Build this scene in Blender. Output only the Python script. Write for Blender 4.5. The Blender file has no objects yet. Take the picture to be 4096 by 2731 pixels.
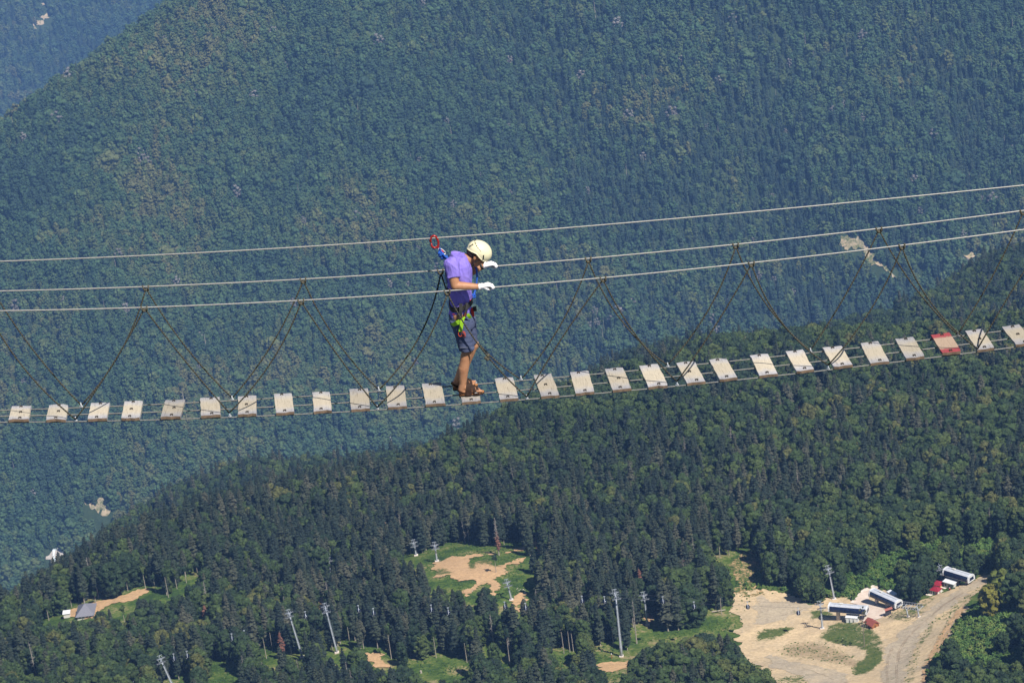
import bpy, bmesh, math, random
import numpy as np
from mathutils import Vector, Matrix, Euler
random.seed(7); RNG = np.random.default_rng(11)
S = bpy.context.scene
COL = S.collection

# ------------------------------------------------------------------ camera
FP, PITCH, ROLL = 10500.0, math.radians(22.4), 0.12      # focal length in photo pixels
FW = np.array([0, math.cos(PITCH), -math.sin(PITCH)]); R0 = np.array([1., 0, 0]); U0 = np.array([0, math.sin(PITCH), math.cos(PITCH)])
RT = math.cos(ROLL)*R0 - math.sin(ROLL)*U0
UP = math.sin(ROLL)*R0 + math.cos(ROLL)*U0
cam = bpy.data.cameras.new('camera'); cam.lens = 36.0*FP/4096; cam.sensor_width = 36; cam.clip_start = 0.5; cam.clip_end = 30000
co = bpy.data.objects.new('camera', cam); COL.objects.link(co)
co.matrix_world = Matrix(((RT[0], UP[0], -FW[0], 0), (RT[1], UP[1], -FW[1], 0), (RT[2], UP[2], -FW[2], 0), (0, 0, 0, 1)))
S.camera = co
# ------------------------------------------------------------------ sun, sky, exposure
SUN_EL, SUN_AZ = math.radians(53), math.radians(-52)      # azimuth from +X towards +Y
sd = Vector((math.cos(SUN_EL)*math.cos(SUN_AZ), math.cos(SUN_EL)*math.sin(SUN_AZ), math.sin(SUN_EL)))
sun = bpy.data.lights.new('sun', 'SUN'); sun.energy = 5.0; sun.angle = math.radians(0.5); sun.color = (1.0, 0.95, 0.86)
so = bpy.data.objects.new('sun', sun); COL.objects.link(so); so.rotation_euler = sd.to_track_quat('Z', 'Y').to_euler(); so.location = (0, 0, 50)
W = bpy.data.worlds.new('World'); S.world = W; W.use_nodes = True
wn = W.node_tree.nodes; wl = W.node_tree.links
sky = wn.new('ShaderNodeTexSky'); sky.sky_type = 'NISHITA'; sky.sun_disc = False
sky.sun_elevation = SUN_EL; sky.sun_rotation = math.pi/2 - SUN_AZ; sky.altitude = 2000
bg = wn['Background']; bg.inputs['Strength'].default_value = 0.06
wl.new(sky.outputs[0], bg.inputs[0])
S.view_settings.view_transform = 'Standard'; S.view_settings.look = 'None'; S.view_settings.gamma = 1; S.view_settings.exposure = 0.6
S.view_settings.use_curve_mapping = False
S.render.engine = 'CYCLES'; S.cycles.use_denoising = True
S.cycles.max_bounces = 5; S.cycles.diffuse_bounces = 2; S.cycles.glossy_bounces = 2; S.cycles.transparent_max_bounces = 12; S.cycles.volume_bounces = 0

# ------------------------------------------------------------------ pixel helpers
def ray(u, v): return FW + ((u-2048)/FP)*RT - ((v-1365.5)/FP)*UP
def project(P):
    P = np.asarray(P, float); d = P @ FW
    return 2048 + FP*(P @ RT)/d, 1365.5 - FP*(P @ UP)/d
def inpoly(u, v, poly):
    u = np.asarray(u, float); v = np.asarray(v, float); c = np.zeros(u.shape, bool)
    n = len(poly)
    for i in range(n):
        x0, y0 = poly[i]; x1, y1 = poly[(i+1) % n]
        if y0 == y1: continue
        c ^= ((y0 > v) != (y1 > v)) & (u < (x1-x0)*(v-y0)/(y1-y0)+x0)
    return c
def zoomed(x0, y0, s, pts): return [(x0+a/s, y0+b/s) for a, b in pts]
def hash2(ix, iy, seed):
    h = (ix.astype(np.int64)*374761393 + iy.astype(np.int64)*668265263 + seed*982451653) & 0x7fffffff
    h = ((h ^ (h >> 13))*1274126177) & 0x7fffffff
    return ((h ^ (h >> 16)) & 0xffff)/65535.0
def vnoise(x, y, seed=0):
    x = np.asarray(x, float); y = np.asarray(y, float)
    ix = np.floor(x); iy = np.floor(y); fx = x-ix; fy = y-iy
    fx = fx*fx*(3-2*fx); fy = fy*fy*(3-2*fy); ix = ix.astype(np.int64); iy = iy.astype(np.int64)
    a = hash2(ix, iy, seed); b = hash2(ix+1, iy, seed); c = hash2(ix, iy+1, seed); d = hash2(ix+1, iy+1, seed)
    return (a*(1-fx)+b*fx)*(1-fy)+(c*(1-fx)+d*fx)*fy
def fbm(x, y, seed=0, o=4):
    s = 0; a = 0.5; k = 1.0
    for i in range(o):
        s = s+a*(vnoise(x*k, y*k, seed+i)-0.5); a *= .5; k *= 2.03
    return s

# ------------------------------------------------------------------ mesh builder, tagging
ORIG = {}
def V(*a): return np.array(a, float)
def frame(d):
    d = np.asarray(d, float); d = d/np.linalg.norm(d)
    a = V(0, 0, 1) if abs(d[2]) < .9 else V(1, 0, 0)
    x = np.cross(a, d); x /= np.linalg.norm(x); return x, np.cross(d, x), d
class MB:
    def __init__(s): s.v = []; s.f = []; s.mi = []; s.uv = {}; s.m = 0
    def add(s, vs, fs):
        o = len(s.v); s.v.extend([tuple(map(float, q)) for q in vs])
        for f in fs: s.f.append(tuple(i+o for i in f)); s.mi.append(s.m)
        return o
    def box(s, c, sz, A=None):
        c = np.asarray(c, float); x, y, z = [q*.5 for q in sz]
        A = np.eye(3) if A is None else np.asarray(A, float)   # rows = axes
        vs = [c+sx*x*A[0]+sy*y*A[1]+sz_*z*A[2] for sx in (-1, 1) for sy in (-1, 1) for sz_ in (-1, 1)]
        s.add(vs, [(0, 1, 3, 2), (4, 6, 7, 5), (0, 4, 5, 1), (2, 3, 7, 6), (0, 2, 6, 4), (1, 5, 7, 3)]); return s
    def bar(s, a, b, w, h=None):
        a = np.asarray(a, float); b = np.asarray(b, float); x, y, z = frame(b-a)
        return s.box((a+b)/2, (w, h or w, np.linalg.norm(b-a)), (x, y, z))
    def tube(s, pts, r, n=8, caps=True, uv=False):
        pts = [np.asarray(q, float) for q in pts]; k = len(pts)
        rs = [r]*k if np.isscalar(r) else r
        o = len(s.v); L = 0; x = None; per = []
        for i, q in enumerate(pts):
            d = pts[min(i+1, k-1)]-pts[max(i-1, 0)]; d = d/(np.linalg.norm(d)+1e-12)
            if x is None: x, y, _ = frame(d)
            else:
                x = x-d*(x@d); x /= np.linalg.norm(x)+1e-12; y = np.cross(d, x)
            if i: L += np.linalg.norm(q-pts[i-1])
            per.append(L)
            for j in range(n):
                a = 2*math.pi*j/n; s.v.append(tuple(q+rs[i]*(math.cos(a)*x+math.sin(a)*y)))
        for i in range(k-1):
            for j in range(n):
                j2 = (j+1) % n; f = (o+i*n+j, o+i*n+j2, o+(i+1)*n+j2, o+(i+1)*n+j)
                if uv: s.uv[len(s.f)] = [(j/n, per[i]), ((j+1)/n, per[i]), ((j+1)/n, per[i+1]), (j/n, per[i+1])]
                s.f.append(f); s.mi.append(s.m)
        if caps:
            s.f.append(tuple(o+j for j in reversed(range(n)))); s.mi.append(s.m)
            s.f.append(tuple(o+(k-1)*n+j for j in range(n))); s.mi.append(s.m)
        return s
    def ell(s, c, r, A=None, nu=16, nv=10):
        c = np.asarray(c, float); A = np.eye(3) if A is None else np.asarray(A, float)
        r = (r, r, r) if np.isscalar(r) else r
        vs = [c+A[2]*r[2]]; 
        for i in range(1, nv):
            t = math.pi*i/nv
            for j in range(nu):
                a = 2*math.pi*j/nu
                vs.append(c+A[0]*r[0]*math.sin(t)*math.cos(a)+A[1]*r[1]*math.sin(t)*math.sin(a)+A[2]*r[2]*math.cos(t))
        vs.append(c-A[2]*r[2]); fs = []
        for j in range(nu): fs.append((0, 1+j, 1+(j+1) % nu))
        for i in range(nv-2):
            for j in range(nu):
                a = 1+i*nu+j; b = 1+i*nu+(j+1) % nu; fs.append((a, a+nu, b+nu, b))
        l = len(vs)-1
        for j in range(nu): fs.append((l, 1+(nv-2)*nu+(j+1) % nu, 1+(nv-2)*nu+j))
        s.add(vs, fs); return s
    def cap(s, a, b, ra, rb, n=14):                       # tapered capsule
        a = np.asarray(a, float); b = np.asarray(b, float)
        d = b-a; L = np.linalg.norm(d); d = d/L
        pts = []; rs = []
        for t in (-1, -.87, -.6, -.3): pts.append(a+d*ra*t); rs.append(ra*math.sqrt(max(0.0004, 1-t*t)))
        pts += [a, a*.5+b*.5, b]; rs += [ra, (ra+rb)/2, rb]
        for t in (.3, .6, .87, 1): pts.append(b+d*rb*t); rs.append(rb*math.sqrt(max(0.0004, 1-t*t)))
        return s.tube(pts, rs, n)
    def loft(s, rings, close=True):
        n = len(rings[0]); o = len(s.v)
        for rg in rings: s.v.extend([tuple(map(float, q)) for q in rg])
        for i in range(len(rings)-1):
            for j in range(n):
                s.f.append((o+i*n+j, o+i*n+(j+1) % n, o+(i+1)*n+(j+1) % n, o+(i+1)*n+j)); s.mi.append(s.m)
        if close:
            s.f.append(tuple(o+j for j in reversed(range(n)))); s.mi.append(s.m)
            s.f.append(tuple(o+(len(rings)-1)*n+j for j in range(n))); s.mi.append(s.m)
        return s
    def build(s, name, mat, parent=None, smooth=False, fix=True):
        org = ORIG[parent.name] if parent is not None else V(0, 0, 0)
        me = bpy.data.meshes.new(name)
        vv = np.asarray(s.v, float)-org
        me.from_pydata([tuple(q) for q in vv], [], s.f)
        for m in (mat if isinstance(mat, (list, tuple)) else [mat]): me.materials.append(m)
        me.polygons.foreach_set('material_index', s.mi)
        if s.uv:
            ul = me.uv_layers.new(name='UVMap')
            for fi, cs in s.uv.items():
                for li, c in zip(me.polygons[fi].loop_indices, cs): ul.data[li].uv = c
        if smooth: me.polygons.foreach_set('use_smooth', [True]*len(s.f))
        if fix:
            bm = bmesh.new(); bm.from_mesh(me); bmesh.ops.recalc_face_normals(bm, faces=bm.faces); bm.to_mesh(me); bm.free()
        me.update()
        return link(name, me, parent)
def link(name, data, parent=None):
    o = bpy.data.objects.new(name, data); COL.objects.link(o)
    if parent is not None: o.parent = parent; ORIG[o.name] = ORIG[parent.name]
    else: ORIG[o.name] = V(0, 0, 0)
    return o
def tag(o, label=None, cat=None, group=None, kind=None):
    if label: o['label'] = label
    if cat: o['category'] = cat
    if group: o['group'] = group
    if kind: o['kind'] = kind
    return o
def thing(name, loc, label, cat, group=None):
    o = link(name, None); o.location = tuple(map(float, loc)); ORIG[o.name] = np.asarray(loc, float)
    o.empty_display_size = .3
    return tag(o, label, cat, group)
def copy_tree(o, loc=None, parent=None):
    c = o.copy(); COL.objects.link(c)
    if parent is not None: c.parent = parent
    if loc is not None: c.location = tuple(map(float, loc))
    for ch in list(o.children): copy_tree(ch, None, c)
    return c

# ------------------------------------------------------------------ materials
def newmat(name):
    m = bpy.data.materials.new(name); m.use_nodes = True
    nt = m.node_tree; return m, nt, nt.nodes['Principled BSDF']
def N(nt, t, **k):
    n = nt.nodes.new(t)
    for a, b in k.items(): setattr(n, a, b)
    return n
def ramp(nt, stops, inter='LINEAR'):
    r = N(nt, 'ShaderNodeValToRGB'); r.color_ramp.interpolation = inter
    el = r.color_ramp.elements
    while len(el) < len(stops): el.new(.5)
    for e, (p, c) in zip(el, stops): e.position = p; e.color = (*c, 1)
    return r
def mix(nt, fac, a, b, bt='MIX'):
    m = N(nt, 'ShaderNodeMix', data_type='RGBA', blend_type=bt)
    for s, val in ((0, fac), (6, a), (7, b)):
        if isinstance(val, (int, float)): m.inputs[s].default_value = val
        elif isinstance(val, tuple): m.inputs[s].default_value = (*val, 1)
        else: nt.links.new(val, m.inputs[s])
    return m.outputs[2]
def noise(nt, scale, detail=3, vec=None, rough=.55):
    n = N(nt, 'ShaderNodeTexNoise'); n.inputs['Scale'].default_value = scale; n.inputs['Detail'].default_value = detail
    n.inputs['Roughness'].default_value = rough
    if vec is not None: nt.links.new(vec, n.inputs['Vector'])
    return n
def coords(nt, which='Object'): return N(nt, 'ShaderNodeTexCoord').outputs[which]
def bump(nt, bs, h, strength=.3, dist=.01):
    b = N(nt, 'ShaderNodeBump'); b.inputs['Strength'].default_value = strength; b.inputs['Distance'].default_value = dist
    nt.links.new(h, b.inputs['Height']); nt.links.new(b.outputs[0], bs.inputs['Normal'])
def M(name, c1, c2=None, scale=8, rough=.6, metal=0, bumpv=0, bdist=.004, spec=.4, detail=4):
    m, nt, bs = newmat(name)
    c2 = c2 or tuple(x*.75 for x in c1)
    n = noise(nt, scale, detail, coords(nt))
    r = ramp(nt, [(.35, c1), (.68, c2)]); nt.links.new(n.outputs[0], r.inputs[0]); nt.links.new(r.outputs[0], bs.inputs['Base Color'])
    bs.inputs['Roughness'].default_value = rough; bs.inputs['Metallic'].default_value = metal; bs.inputs['Specular IOR Level'].default_value = spec
    if bumpv: bump(nt, bs, n.outputs[0], bumpv, bdist)
    return m

def foliage(name, stops, patch=.006, dark=.55, rough=.75, vor=.7, ra=1.0, pa=1.1):
    """leaf colour: differs from tree to tree, drifts over the hillside, and from leaf clump to leaf clump"""
    m, nt, bs = newmat(name)
    oi = N(nt, 'ShaderNodeObjectInfo')
    pn = noise(nt, patch, 3, oi.outputs['Location'])
    mm = N(nt, 'ShaderNodeMath', operation='MULTIPLY_ADD'); nt.links.new(pn.outputs[0], mm.inputs[0]); mm.inputs[1].default_value = pa; mm.inputs[2].default_value = .5-.5*ra-.5*pa
    rm_ = N(nt, 'ShaderNodeMath', operation='MULTIPLY'); rm_.inputs[1].default_value = ra; nt.links.new(oi.outputs['Random'], rm_.inputs[0])
    ad = N(nt, 'ShaderNodeMath', operation='ADD', use_clamp=True); nt.links.new(rm_.outputs[0], ad.inputs[0]); nt.links.new(mm.outputs[0], ad.inputs[1])
    r = ramp(nt, stops); nt.links.new(ad.outputs[0], r.inputs[0])
    ln = noise(nt, vor, 3, coords(nt))
    lr = ramp(nt, [(.3, (dark,)*3), (.7, (1.25,)*3)]); nt.links.new(ln.outputs[0], lr.inputs[0])
    c = mix(nt, 1.0, r.outputs[0], lr.outputs[0], 'MULTIPLY')
    nt.links.new(c, bs.inputs['Base Color']); bs.inputs['Roughness'].default_value = rough; bs.inputs['Specular IOR Level'].default_value = .25
    return m
LEAF_NEAR = foliage('beech_leaves', [(0, (.015, .031, .015)), (.3, (.027, .049, .016)), (.6, (.038, .064, .017)), (.85, (.051, .077, .019)), (.97, (.066, .085, .022)), (1, (.085, .09, .026))], vor=.45, dark=.38)
FIR_NEAR = foliage('fir_needles', [(0, (.012, .023, .017)), (.4, (.020, .033, .020)), (.75, (.034, .044, .025)), (1, (.066, .068, .044))], vor=.9, dark=.36)
LEAF_FAR = foliage('far_beech_leaves', [(0, (.026, .054, .032)), (.25, (.037, .076, .034)), (.5, (.050, .092, .034)), (.7, (.064, .099, .034)), (.9, (.086, .108, .036)), (1, (.112, .115, .042))], patch=.0045, vor=.22, dark=.38, ra=.6, pa=2.5)  # strong patch contrast puts light and shade of the slope's folds into leaf colour
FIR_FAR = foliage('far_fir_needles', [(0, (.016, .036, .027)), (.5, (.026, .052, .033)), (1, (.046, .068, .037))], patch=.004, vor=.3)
LEAF_YEL = foliage('yellowing_leaves', [(0, (.060, .090, .020)), (.5, (.095, .115, .020)), (1, (.14, .135, .022))], vor=.4)
SHRUB = foliage('shrub_leaves', [(0, (.048, .10, .022)), (.4, (.07, .135, .028)), (.8, (.105, .17, .034)), (1, (.14, .18, .042))])
GREYTWIG = foliage('bare_grey_twigs', [(0, (.15, .14, .13)), (1, (.26, .24, .22))])
REDTWIG = foliage('dead_red_needles', [(0, (.14, .06, .04)), (1, (.20, .095, .06))])
BARK = M('grey_bark', (.24, .20, .16), (.13, .11, .09), 2.5, .9, bumpv=.4, bdist=.05)
BARKP = M('pale_bark', (.36, .32, .27), (.22, .19, .16), 2.5, .9, bumpv=.4, bdist=.05)

# ------------------------------------------------------------------ terrain heights
def from_px(u, v, d): return ray(u, v)*d
C_PTS = [(4300, 1350, 1900), (4096, 1370, 1880), (3700, 1405, 1860), (3400, 1425, 1850), (3000, 1450, 1840), (2700, 1490, 1830), (2450, 1570, 1815), (2210, 1650, 1800), (1900, 1800, 1750), (1640, 1920, 1700), (1300, 2005, 1670), (1000, 2060, 1650), (700, 2160, 1625), (420, 2280, 1590), (200, 2405, 1565), (0, 2515, 1545), (-250, 2640, 1520)]
C_BODY = [(-250, 2760, 1380), (0, 2731, 1385), (500, 2731, 1350), (1000, 2731, 1325), (2048, 2731, 1290), (3000, 2731, 1240), (4096, 2731, 1170), (4350, 2700, 1160),
          (300, 2600, 1440), (1000, 2400, 1480), (1800, 2300, 1440), (2050, 2200, 1480), (2600, 2400, 1385), (3000, 2300, 1400), (3200, 2520, 1325), (3500, 2450, 1330),
          (3600, 2400, 1345), (3850, 2340, 1345), (3600, 2650, 1260), (3980, 2310, 1350), (4200, 2250, 1345), (4096, 2500, 1230), (3600, 2150, 1440), (4096, 2050, 1440), (3000, 1900, 1580), (3700, 1750, 1640), (2400, 1950, 1600), (1500, 2150, 1580),
          (500, 3100, 1180), (2048, 3100, 1130), (3600, 3100, 1080), (4400, 3100, 1050)]
def _tps(r2): return 0.5*r2*np.log(r2+1e-12)
def tps_surface(crest, body, drops):
    cp = [from_px(*q) for q in crest+body]
    for (u, v, d) in crest:
        P = from_px(u, v, d); hd = P[:2]/np.linalg.norm(P[:2])
        for e, dz in drops: cp.append(V(P[0]+hd[0]*e, P[1]+hd[1]*e, P[2]+dz))
    cp = np.array(cp); X = cp[:, :2]/1000.0; n = len(X); A = np.zeros((n+3, n+3))
    A[:n, :n] = _tps(((X[:, None]-X[None])**2).sum(-1))+np.eye(n)*2e-4; A[:n, n] = 1; A[:n, n+1:n+3] = X; A[n:, :n] = A[:n, n:].T
    w = np.linalg.solve(A, np.concatenate([cp[:, 2], [0, 0, 0]]))
    def z(x, y):
        xf = x.ravel(); yf = y.ravel(); of = np.empty(len(xf))
        for i in range(0, len(xf), 20000):
            a = xf[i:i+20000]/1000; b = yf[i:i+20000]/1000
            of[i:i+20000] = _tps((a[:, None]-X[None, :, 0])**2+(b[:, None]-X[None, :, 1])**2) @ w[:n]+w[n]+w[n+1]*a+w[n+2]*b
        return of.reshape(x.shape)
    return z
_zc = tps_surface(C_PTS, C_BODY, ((120, -85), (350, -300), (750, -640)))
def zC(x, y):
    x = np.atleast_1d(np.asarray(x, float)); y = np.atleast_1d(np.asarray(y, float))
    return _zc(x, y)+5.0*fbm(x/70, y/70, 3)+1.2*fbm(x/9, y/9, 9, 3)
# the spur between the near shoulder and the far mountainside
M_PTS = [(4350, 1040, 2750), (4096, 1085, 2700), (3860, 1150, 2650), (3680, 1270, 2560), (3450, 1360, 2480), (3100, 1420, 2420), (2700, 1455, 2380), (2420, 1545, 2360), (2210, 1660, 2350), (1950, 1805, 2340), (1600, 1890, 2350), (1300, 1920, 2380), (1000, 1935, 2420), (860, 1978, 2420), (740, 2035, 2400), (520, 2160, 2350), (200, 2390, 2300), (-200, 2640, 2250)]
M_BODY = [(u, v+130, d-170) for u, v, d in M_PTS]+[(u, v+330, d-420) for u, v, d in M_PTS]
_zm = tps_surface(M_PTS, M_BODY, ((130, -95), (350, -310), (700, -620)))
def zM(x, y):
    x = np.atleast_1d(np.asarray(x, float)); y = np.atleast_1d(np.asarray(y, float))
    return _zm(x, y)+12*fbm(x/110, y/110, 13)
HB, ZB, SB = 3511.0, -1697.0, 0.625
def _onB(u, v):
    d = ray(u, v); t = (ZB-SB*HB)/(d[2]-SB*d[1]); return d*t
_E1, _E2 = _onB(800, 0), _onB(0, 590)
_e = (_E2-_E1); _e /= np.linalg.norm(_e)
_nb = np.cross(_e, V(-.75, .62, -.55)); _nb = _nb/np.linalg.norm(_nb); _nb = _nb if _nb[2] > 0 else -_nb
def zB(x, y):
    x = np.asarray(x, float); y = np.asarray(y, float)
    z1 = ZB+SB*(y-HB)
    g = fbm(x/240+.25*fbm(x/300, y/300, 5), y/1300, 21, 3)*95+fbm(x/110, y/300, 31, 3)*42 + fbm((x+.55*(y-HB))/480, y/1400, 41, 2)*150
    z1 = z1+g
    z2 = _E1[2]-(_nb[0]*(x-_E1[0])+_nb[1]*(y-_E1[1]))/_nb[2] + fbm(x/200, y/200, 51, 3)*25
    # a gully cut down the right-hand part, below the landslip
    return np.minimum(z1, z2+15)
def zA(x, y):
    x = np.asarray(x, float); y = np.asarray(y, float)
    return -2000+.60*(y-8600) + fbm(x/500, y/700, 61, 4)*260
def hit(u, v, zf, t0, t1, step=3.0):
    d = ray(u, v); d = d/np.linalg.norm(d[:2]); t = np.arange(t0, t1, step)
    g = zf(d[0]*t, d[1]*t)-d[2]*t
    i = int(np.argmax(g > 0)) if (g > 0).any() else len(t)-1
    if i > 0: a = g[i-1]/(g[i-1]-g[i]+1e-12); tt = t[i-1]+a*(t[i]-t[i-1])
    else: tt = t[i]
    return d*tt
def hC(u, v): return hit(u, v, zC, 850, 2300)
def hBp(u, v): return hit(u, v, zB, 3000, 6500, 6)
def hA(u, v): return hit(u, v, zA, 6500, 12000, 12)

def ground_mat(name, cols, s1=.02, s2=.25):
    m, nt, bs = newmat(name); oc = coords(nt)
    a = noise(nt, s1, 5, oc); b = noise(nt, s2, 5, oc, .7)
    r = ramp(nt, cols); 
    ad = N(nt, 'ShaderNodeMath', operation='MULTIPLY_ADD'); nt.links.new(b.outputs[0], ad.inputs[0]); ad.inputs[1].default_value = .7
    sb = N(nt, 'ShaderNodeMath', operation='MULTIPLY_ADD'); nt.links.new(a.outputs[0], sb.inputs[0]); sb.inputs[1].default_value = .9; sb.inputs[2].default_value = -.3
    nt.links.new(sb.outputs[0], ad.inputs[2]); nt.links.new(ad.outputs[0], r.inputs[0]); nt.links.new(r.outputs[0], bs.inputs['Base Color'])
    bs.inputs['Roughness'].default_value = .95; bs.inputs['Specular IOR Level'].default_value = .1
    bump(nt, bs, b.outputs[0], .8, .6); return m
G_NEAR = ground_mat('meadow_grass', [(.36, (.028, .055, .016)), (.45, (.05, .090, .018)), (.53, (.085, .125, .026)), (.60, (.13, .145, .045)), (.68, (.26, .21, .11))], .05, .5)
G_FAR = ground_mat('forest_floor', [(.3, (.02, .035, .018)), (.6, (.04, .06, .025)), (.9, (.07, .075, .04))])

def grid_mesh(name, x, y, z, mat, skirt=0):
    ny, nx = x.shape; v = np.stack([x.ravel(), y.ravel(), z.ravel()], 1)
    i = np.arange(ny-1)[:, None]*nx+np.arange(nx-1)[None]; q = np.stack([i, i+1, i+nx+1, i+nx], -1).reshape(-1, 4)
    me = bpy.data.meshes.new(name); me.vertices.add(len(v)); me.vertices.foreach_set('co', v.ravel())
    me.loops.add(q.size); me.loops.foreach_set('vertex_index', q.ravel().astype(np.int32))
    me.polygons.add(len(q)); me.polygons.foreach_set('loop_start', (np.arange(len(q))*4).astype(np.int32))
    me.polygons.foreach_set('use_smooth', np.ones(len(q), bool)); me.update(calc_edges=True); me.validate()
    me.materials.append(mat); o = link(name, me); o['kind'] = 'structure'; return o
# near hillside: a fan of rows so that the mesh is finer close by
def fan(name, az0, az1, naz, hs, zf, mat):
    a = np.radians(np.linspace(az0, az1, naz)); H, A = np.meshgrid(hs, a, indexing='ij')
    x = H*np.sin(A); y = H*np.cos(A); return grid_mesh(name, x, y, zf(x, y), mat)
fan('near_hillside', -14.5, 14.5, 300, np.concatenate([np.arange(820, 1500, 3.0), np.arange(1500, 2450, 8.0)]), zC, G_NEAR)
fan('middle_spur', -14.5, 14.5, 160, np.arange(1850, 3050, 14.0), zM, G_FAR)
xs, ys = np.meshgrid(np.arange(-1500, 1500, 14.0), np.arange(3150, 5800, 14.0)); grid_mesh('far_mountainside', xs, ys, zB(xs, ys), G_FAR)
xs, ys = np.meshgrid(np.arange(-3600, 2400, 45.0), np.arange(7300, 10900, 45.0)); grid_mesh('distant_mountainside', xs, ys, zA(xs, ys), G_FAR)
xs, ys = np.meshgrid(np.arange(-6000, 6001, 300.0), np.arange(-2000, 13000, 300.0)); grid_mesh('valley_floor', xs, ys, -2900+0*xs+20*fbm(xs/800, ys/800, 5), G_FAR)

# ------------------------------------------------------------------ haze
hz = MB(); hz.box((0, 5500, -1459), (13000, 16000, 2950)); hzo = hz.build('haze', [newmat('haze_air')[0]])
hm = hzo.data.materials[0]; nt = hm.node_tree; nt.nodes.remove(nt.nodes['Principled BSDF'])
pv = nt.nodes.new('ShaderNodeVolumePrincipled'); nt.links.new(pv.outputs[0], nt.nodes['Material Output'].inputs['Volume'])
HAZE_D = 0.000053
pv.inputs['Color'].default_value = (.235, .47, 1.0, 1); pv.inputs['Density'].default_value = HAZE_D; pv.inputs['Anisotropy'].default_value = 0.0
hzo['kind'] = 'stuff'

# ------------------------------------------------------------------ tree shapes (metres)
def ico(sub):
    bm = bmesh.new(); bmesh.ops.create_icosphere(bm, subdivisions=sub, radius=1)
    v = np.array([q.co[:] for q in bm.verts]); f = [tuple(x.index for x in q.verts) for q in bm.faces]; bm.free(); return v, f
ICO1, ICO2 = ico(1), ico(2)
def beech(rng, h=15, w=7.5, lumps=26, leaves=420, base=.1, fine=True, ls=.75, core=True, flat=.8, rin=.72, ss=.135):
    mb = MB(); v, f = ICO2 if fine else ICO1
    def rad(t): return w*.5*(math.sqrt(max(0, 1-((t-.38)/.62)**2)) if t > .38 else .62+.38*t/.38)
    ph = rng.uniform(0, 6.28, 3); cs = []
    def lob(a): return 1+.16*math.sin(2*a+ph[0])+.10*math.sin(3*a+ph[1])
    if core:
        v1, f1 = ICO1; mb.add(V(0, 0, h*(base+(1-base)*.46))+v1*V(w*.37, w*.37, h*(1-base)*.46)*(1+rng.normal(0, .08, (len(v1), 1))), f1)
    for i in range(lumps):
        t = 1-((i+.5)/lumps)**.85; t = max(.02, min(.97, t+rng.normal(0, .05))); a = i*2.39996+rng.normal(0, .45)
        r = rad(t)*lob(a)*rng.uniform(rin, rin+.16); s = w*rng.uniform(ss*.75, ss*1.25)*(1.1 if t > .6 else 1)
        c = V(r*math.cos(a), r*math.sin(a), h*(base+(1-base)*t)-s*.4); cs.append((c, s))
        j = 1+rng.normal(0, .16, (len(v), 1)); mb.add(c+v*V(s, s, s*flat*rng.uniform(.8, 1.15))*j, f)
    for i in range(leaves):
        c, s = cs[rng.integers(len(cs))]; n = rng.normal(0, 1, 3)+np.array([c[0], c[1], 0])/w*1.6; n[2] = abs(n[2])*.9-.2; n /= np.linalg.norm(n)
        q = c+n*s*rng.uniform(.85, 1.3); x, y, _ = frame(n+rng.normal(0, .5, 3)); k = ls*rng.uniform(.5, 1.2)
        a = rng.uniform(0, 6.28); x, y = x*math.cos(a)+y*math.sin(a), y*math.cos(a)-x*math.sin(a)
        mb.add([q-x*k*.5, q+x*k*.5, q+y*k*.8+n*k*.15], [(0, 1, 2)])
    return mb
def trunk(mb, h, r, rng, lean=.02, limbs=0, w=4, base=.3):
    k = rng.normal(0, lean, 2)*h
    pts = [V(k[0]*t*t, k[1]*t*t, -1.5+(h+1.5)*t) for t in (0, .12, .35, .7, 1)]
    mb.tube(pts, [r*1.35, r, r*.8, r*.5, r*.12], 6)
    for i in range(limbs):
        t = rng.uniform(base, .9); a = rng.uniform(0, 6.28); L = w*rng.uniform(.5, 1)*(1.15-t)
        p = V(k[0]*t*t, k[1]*t*t, h*t); d = V(math.cos(a), math.sin(a), rng.uniform(.1, .9))
        mb.tube([p, p+d*L*.5, p+d*L+V(0, 0, L*.1)], [r*.3, r*.2, r*.06], 4)
    return mb
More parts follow.
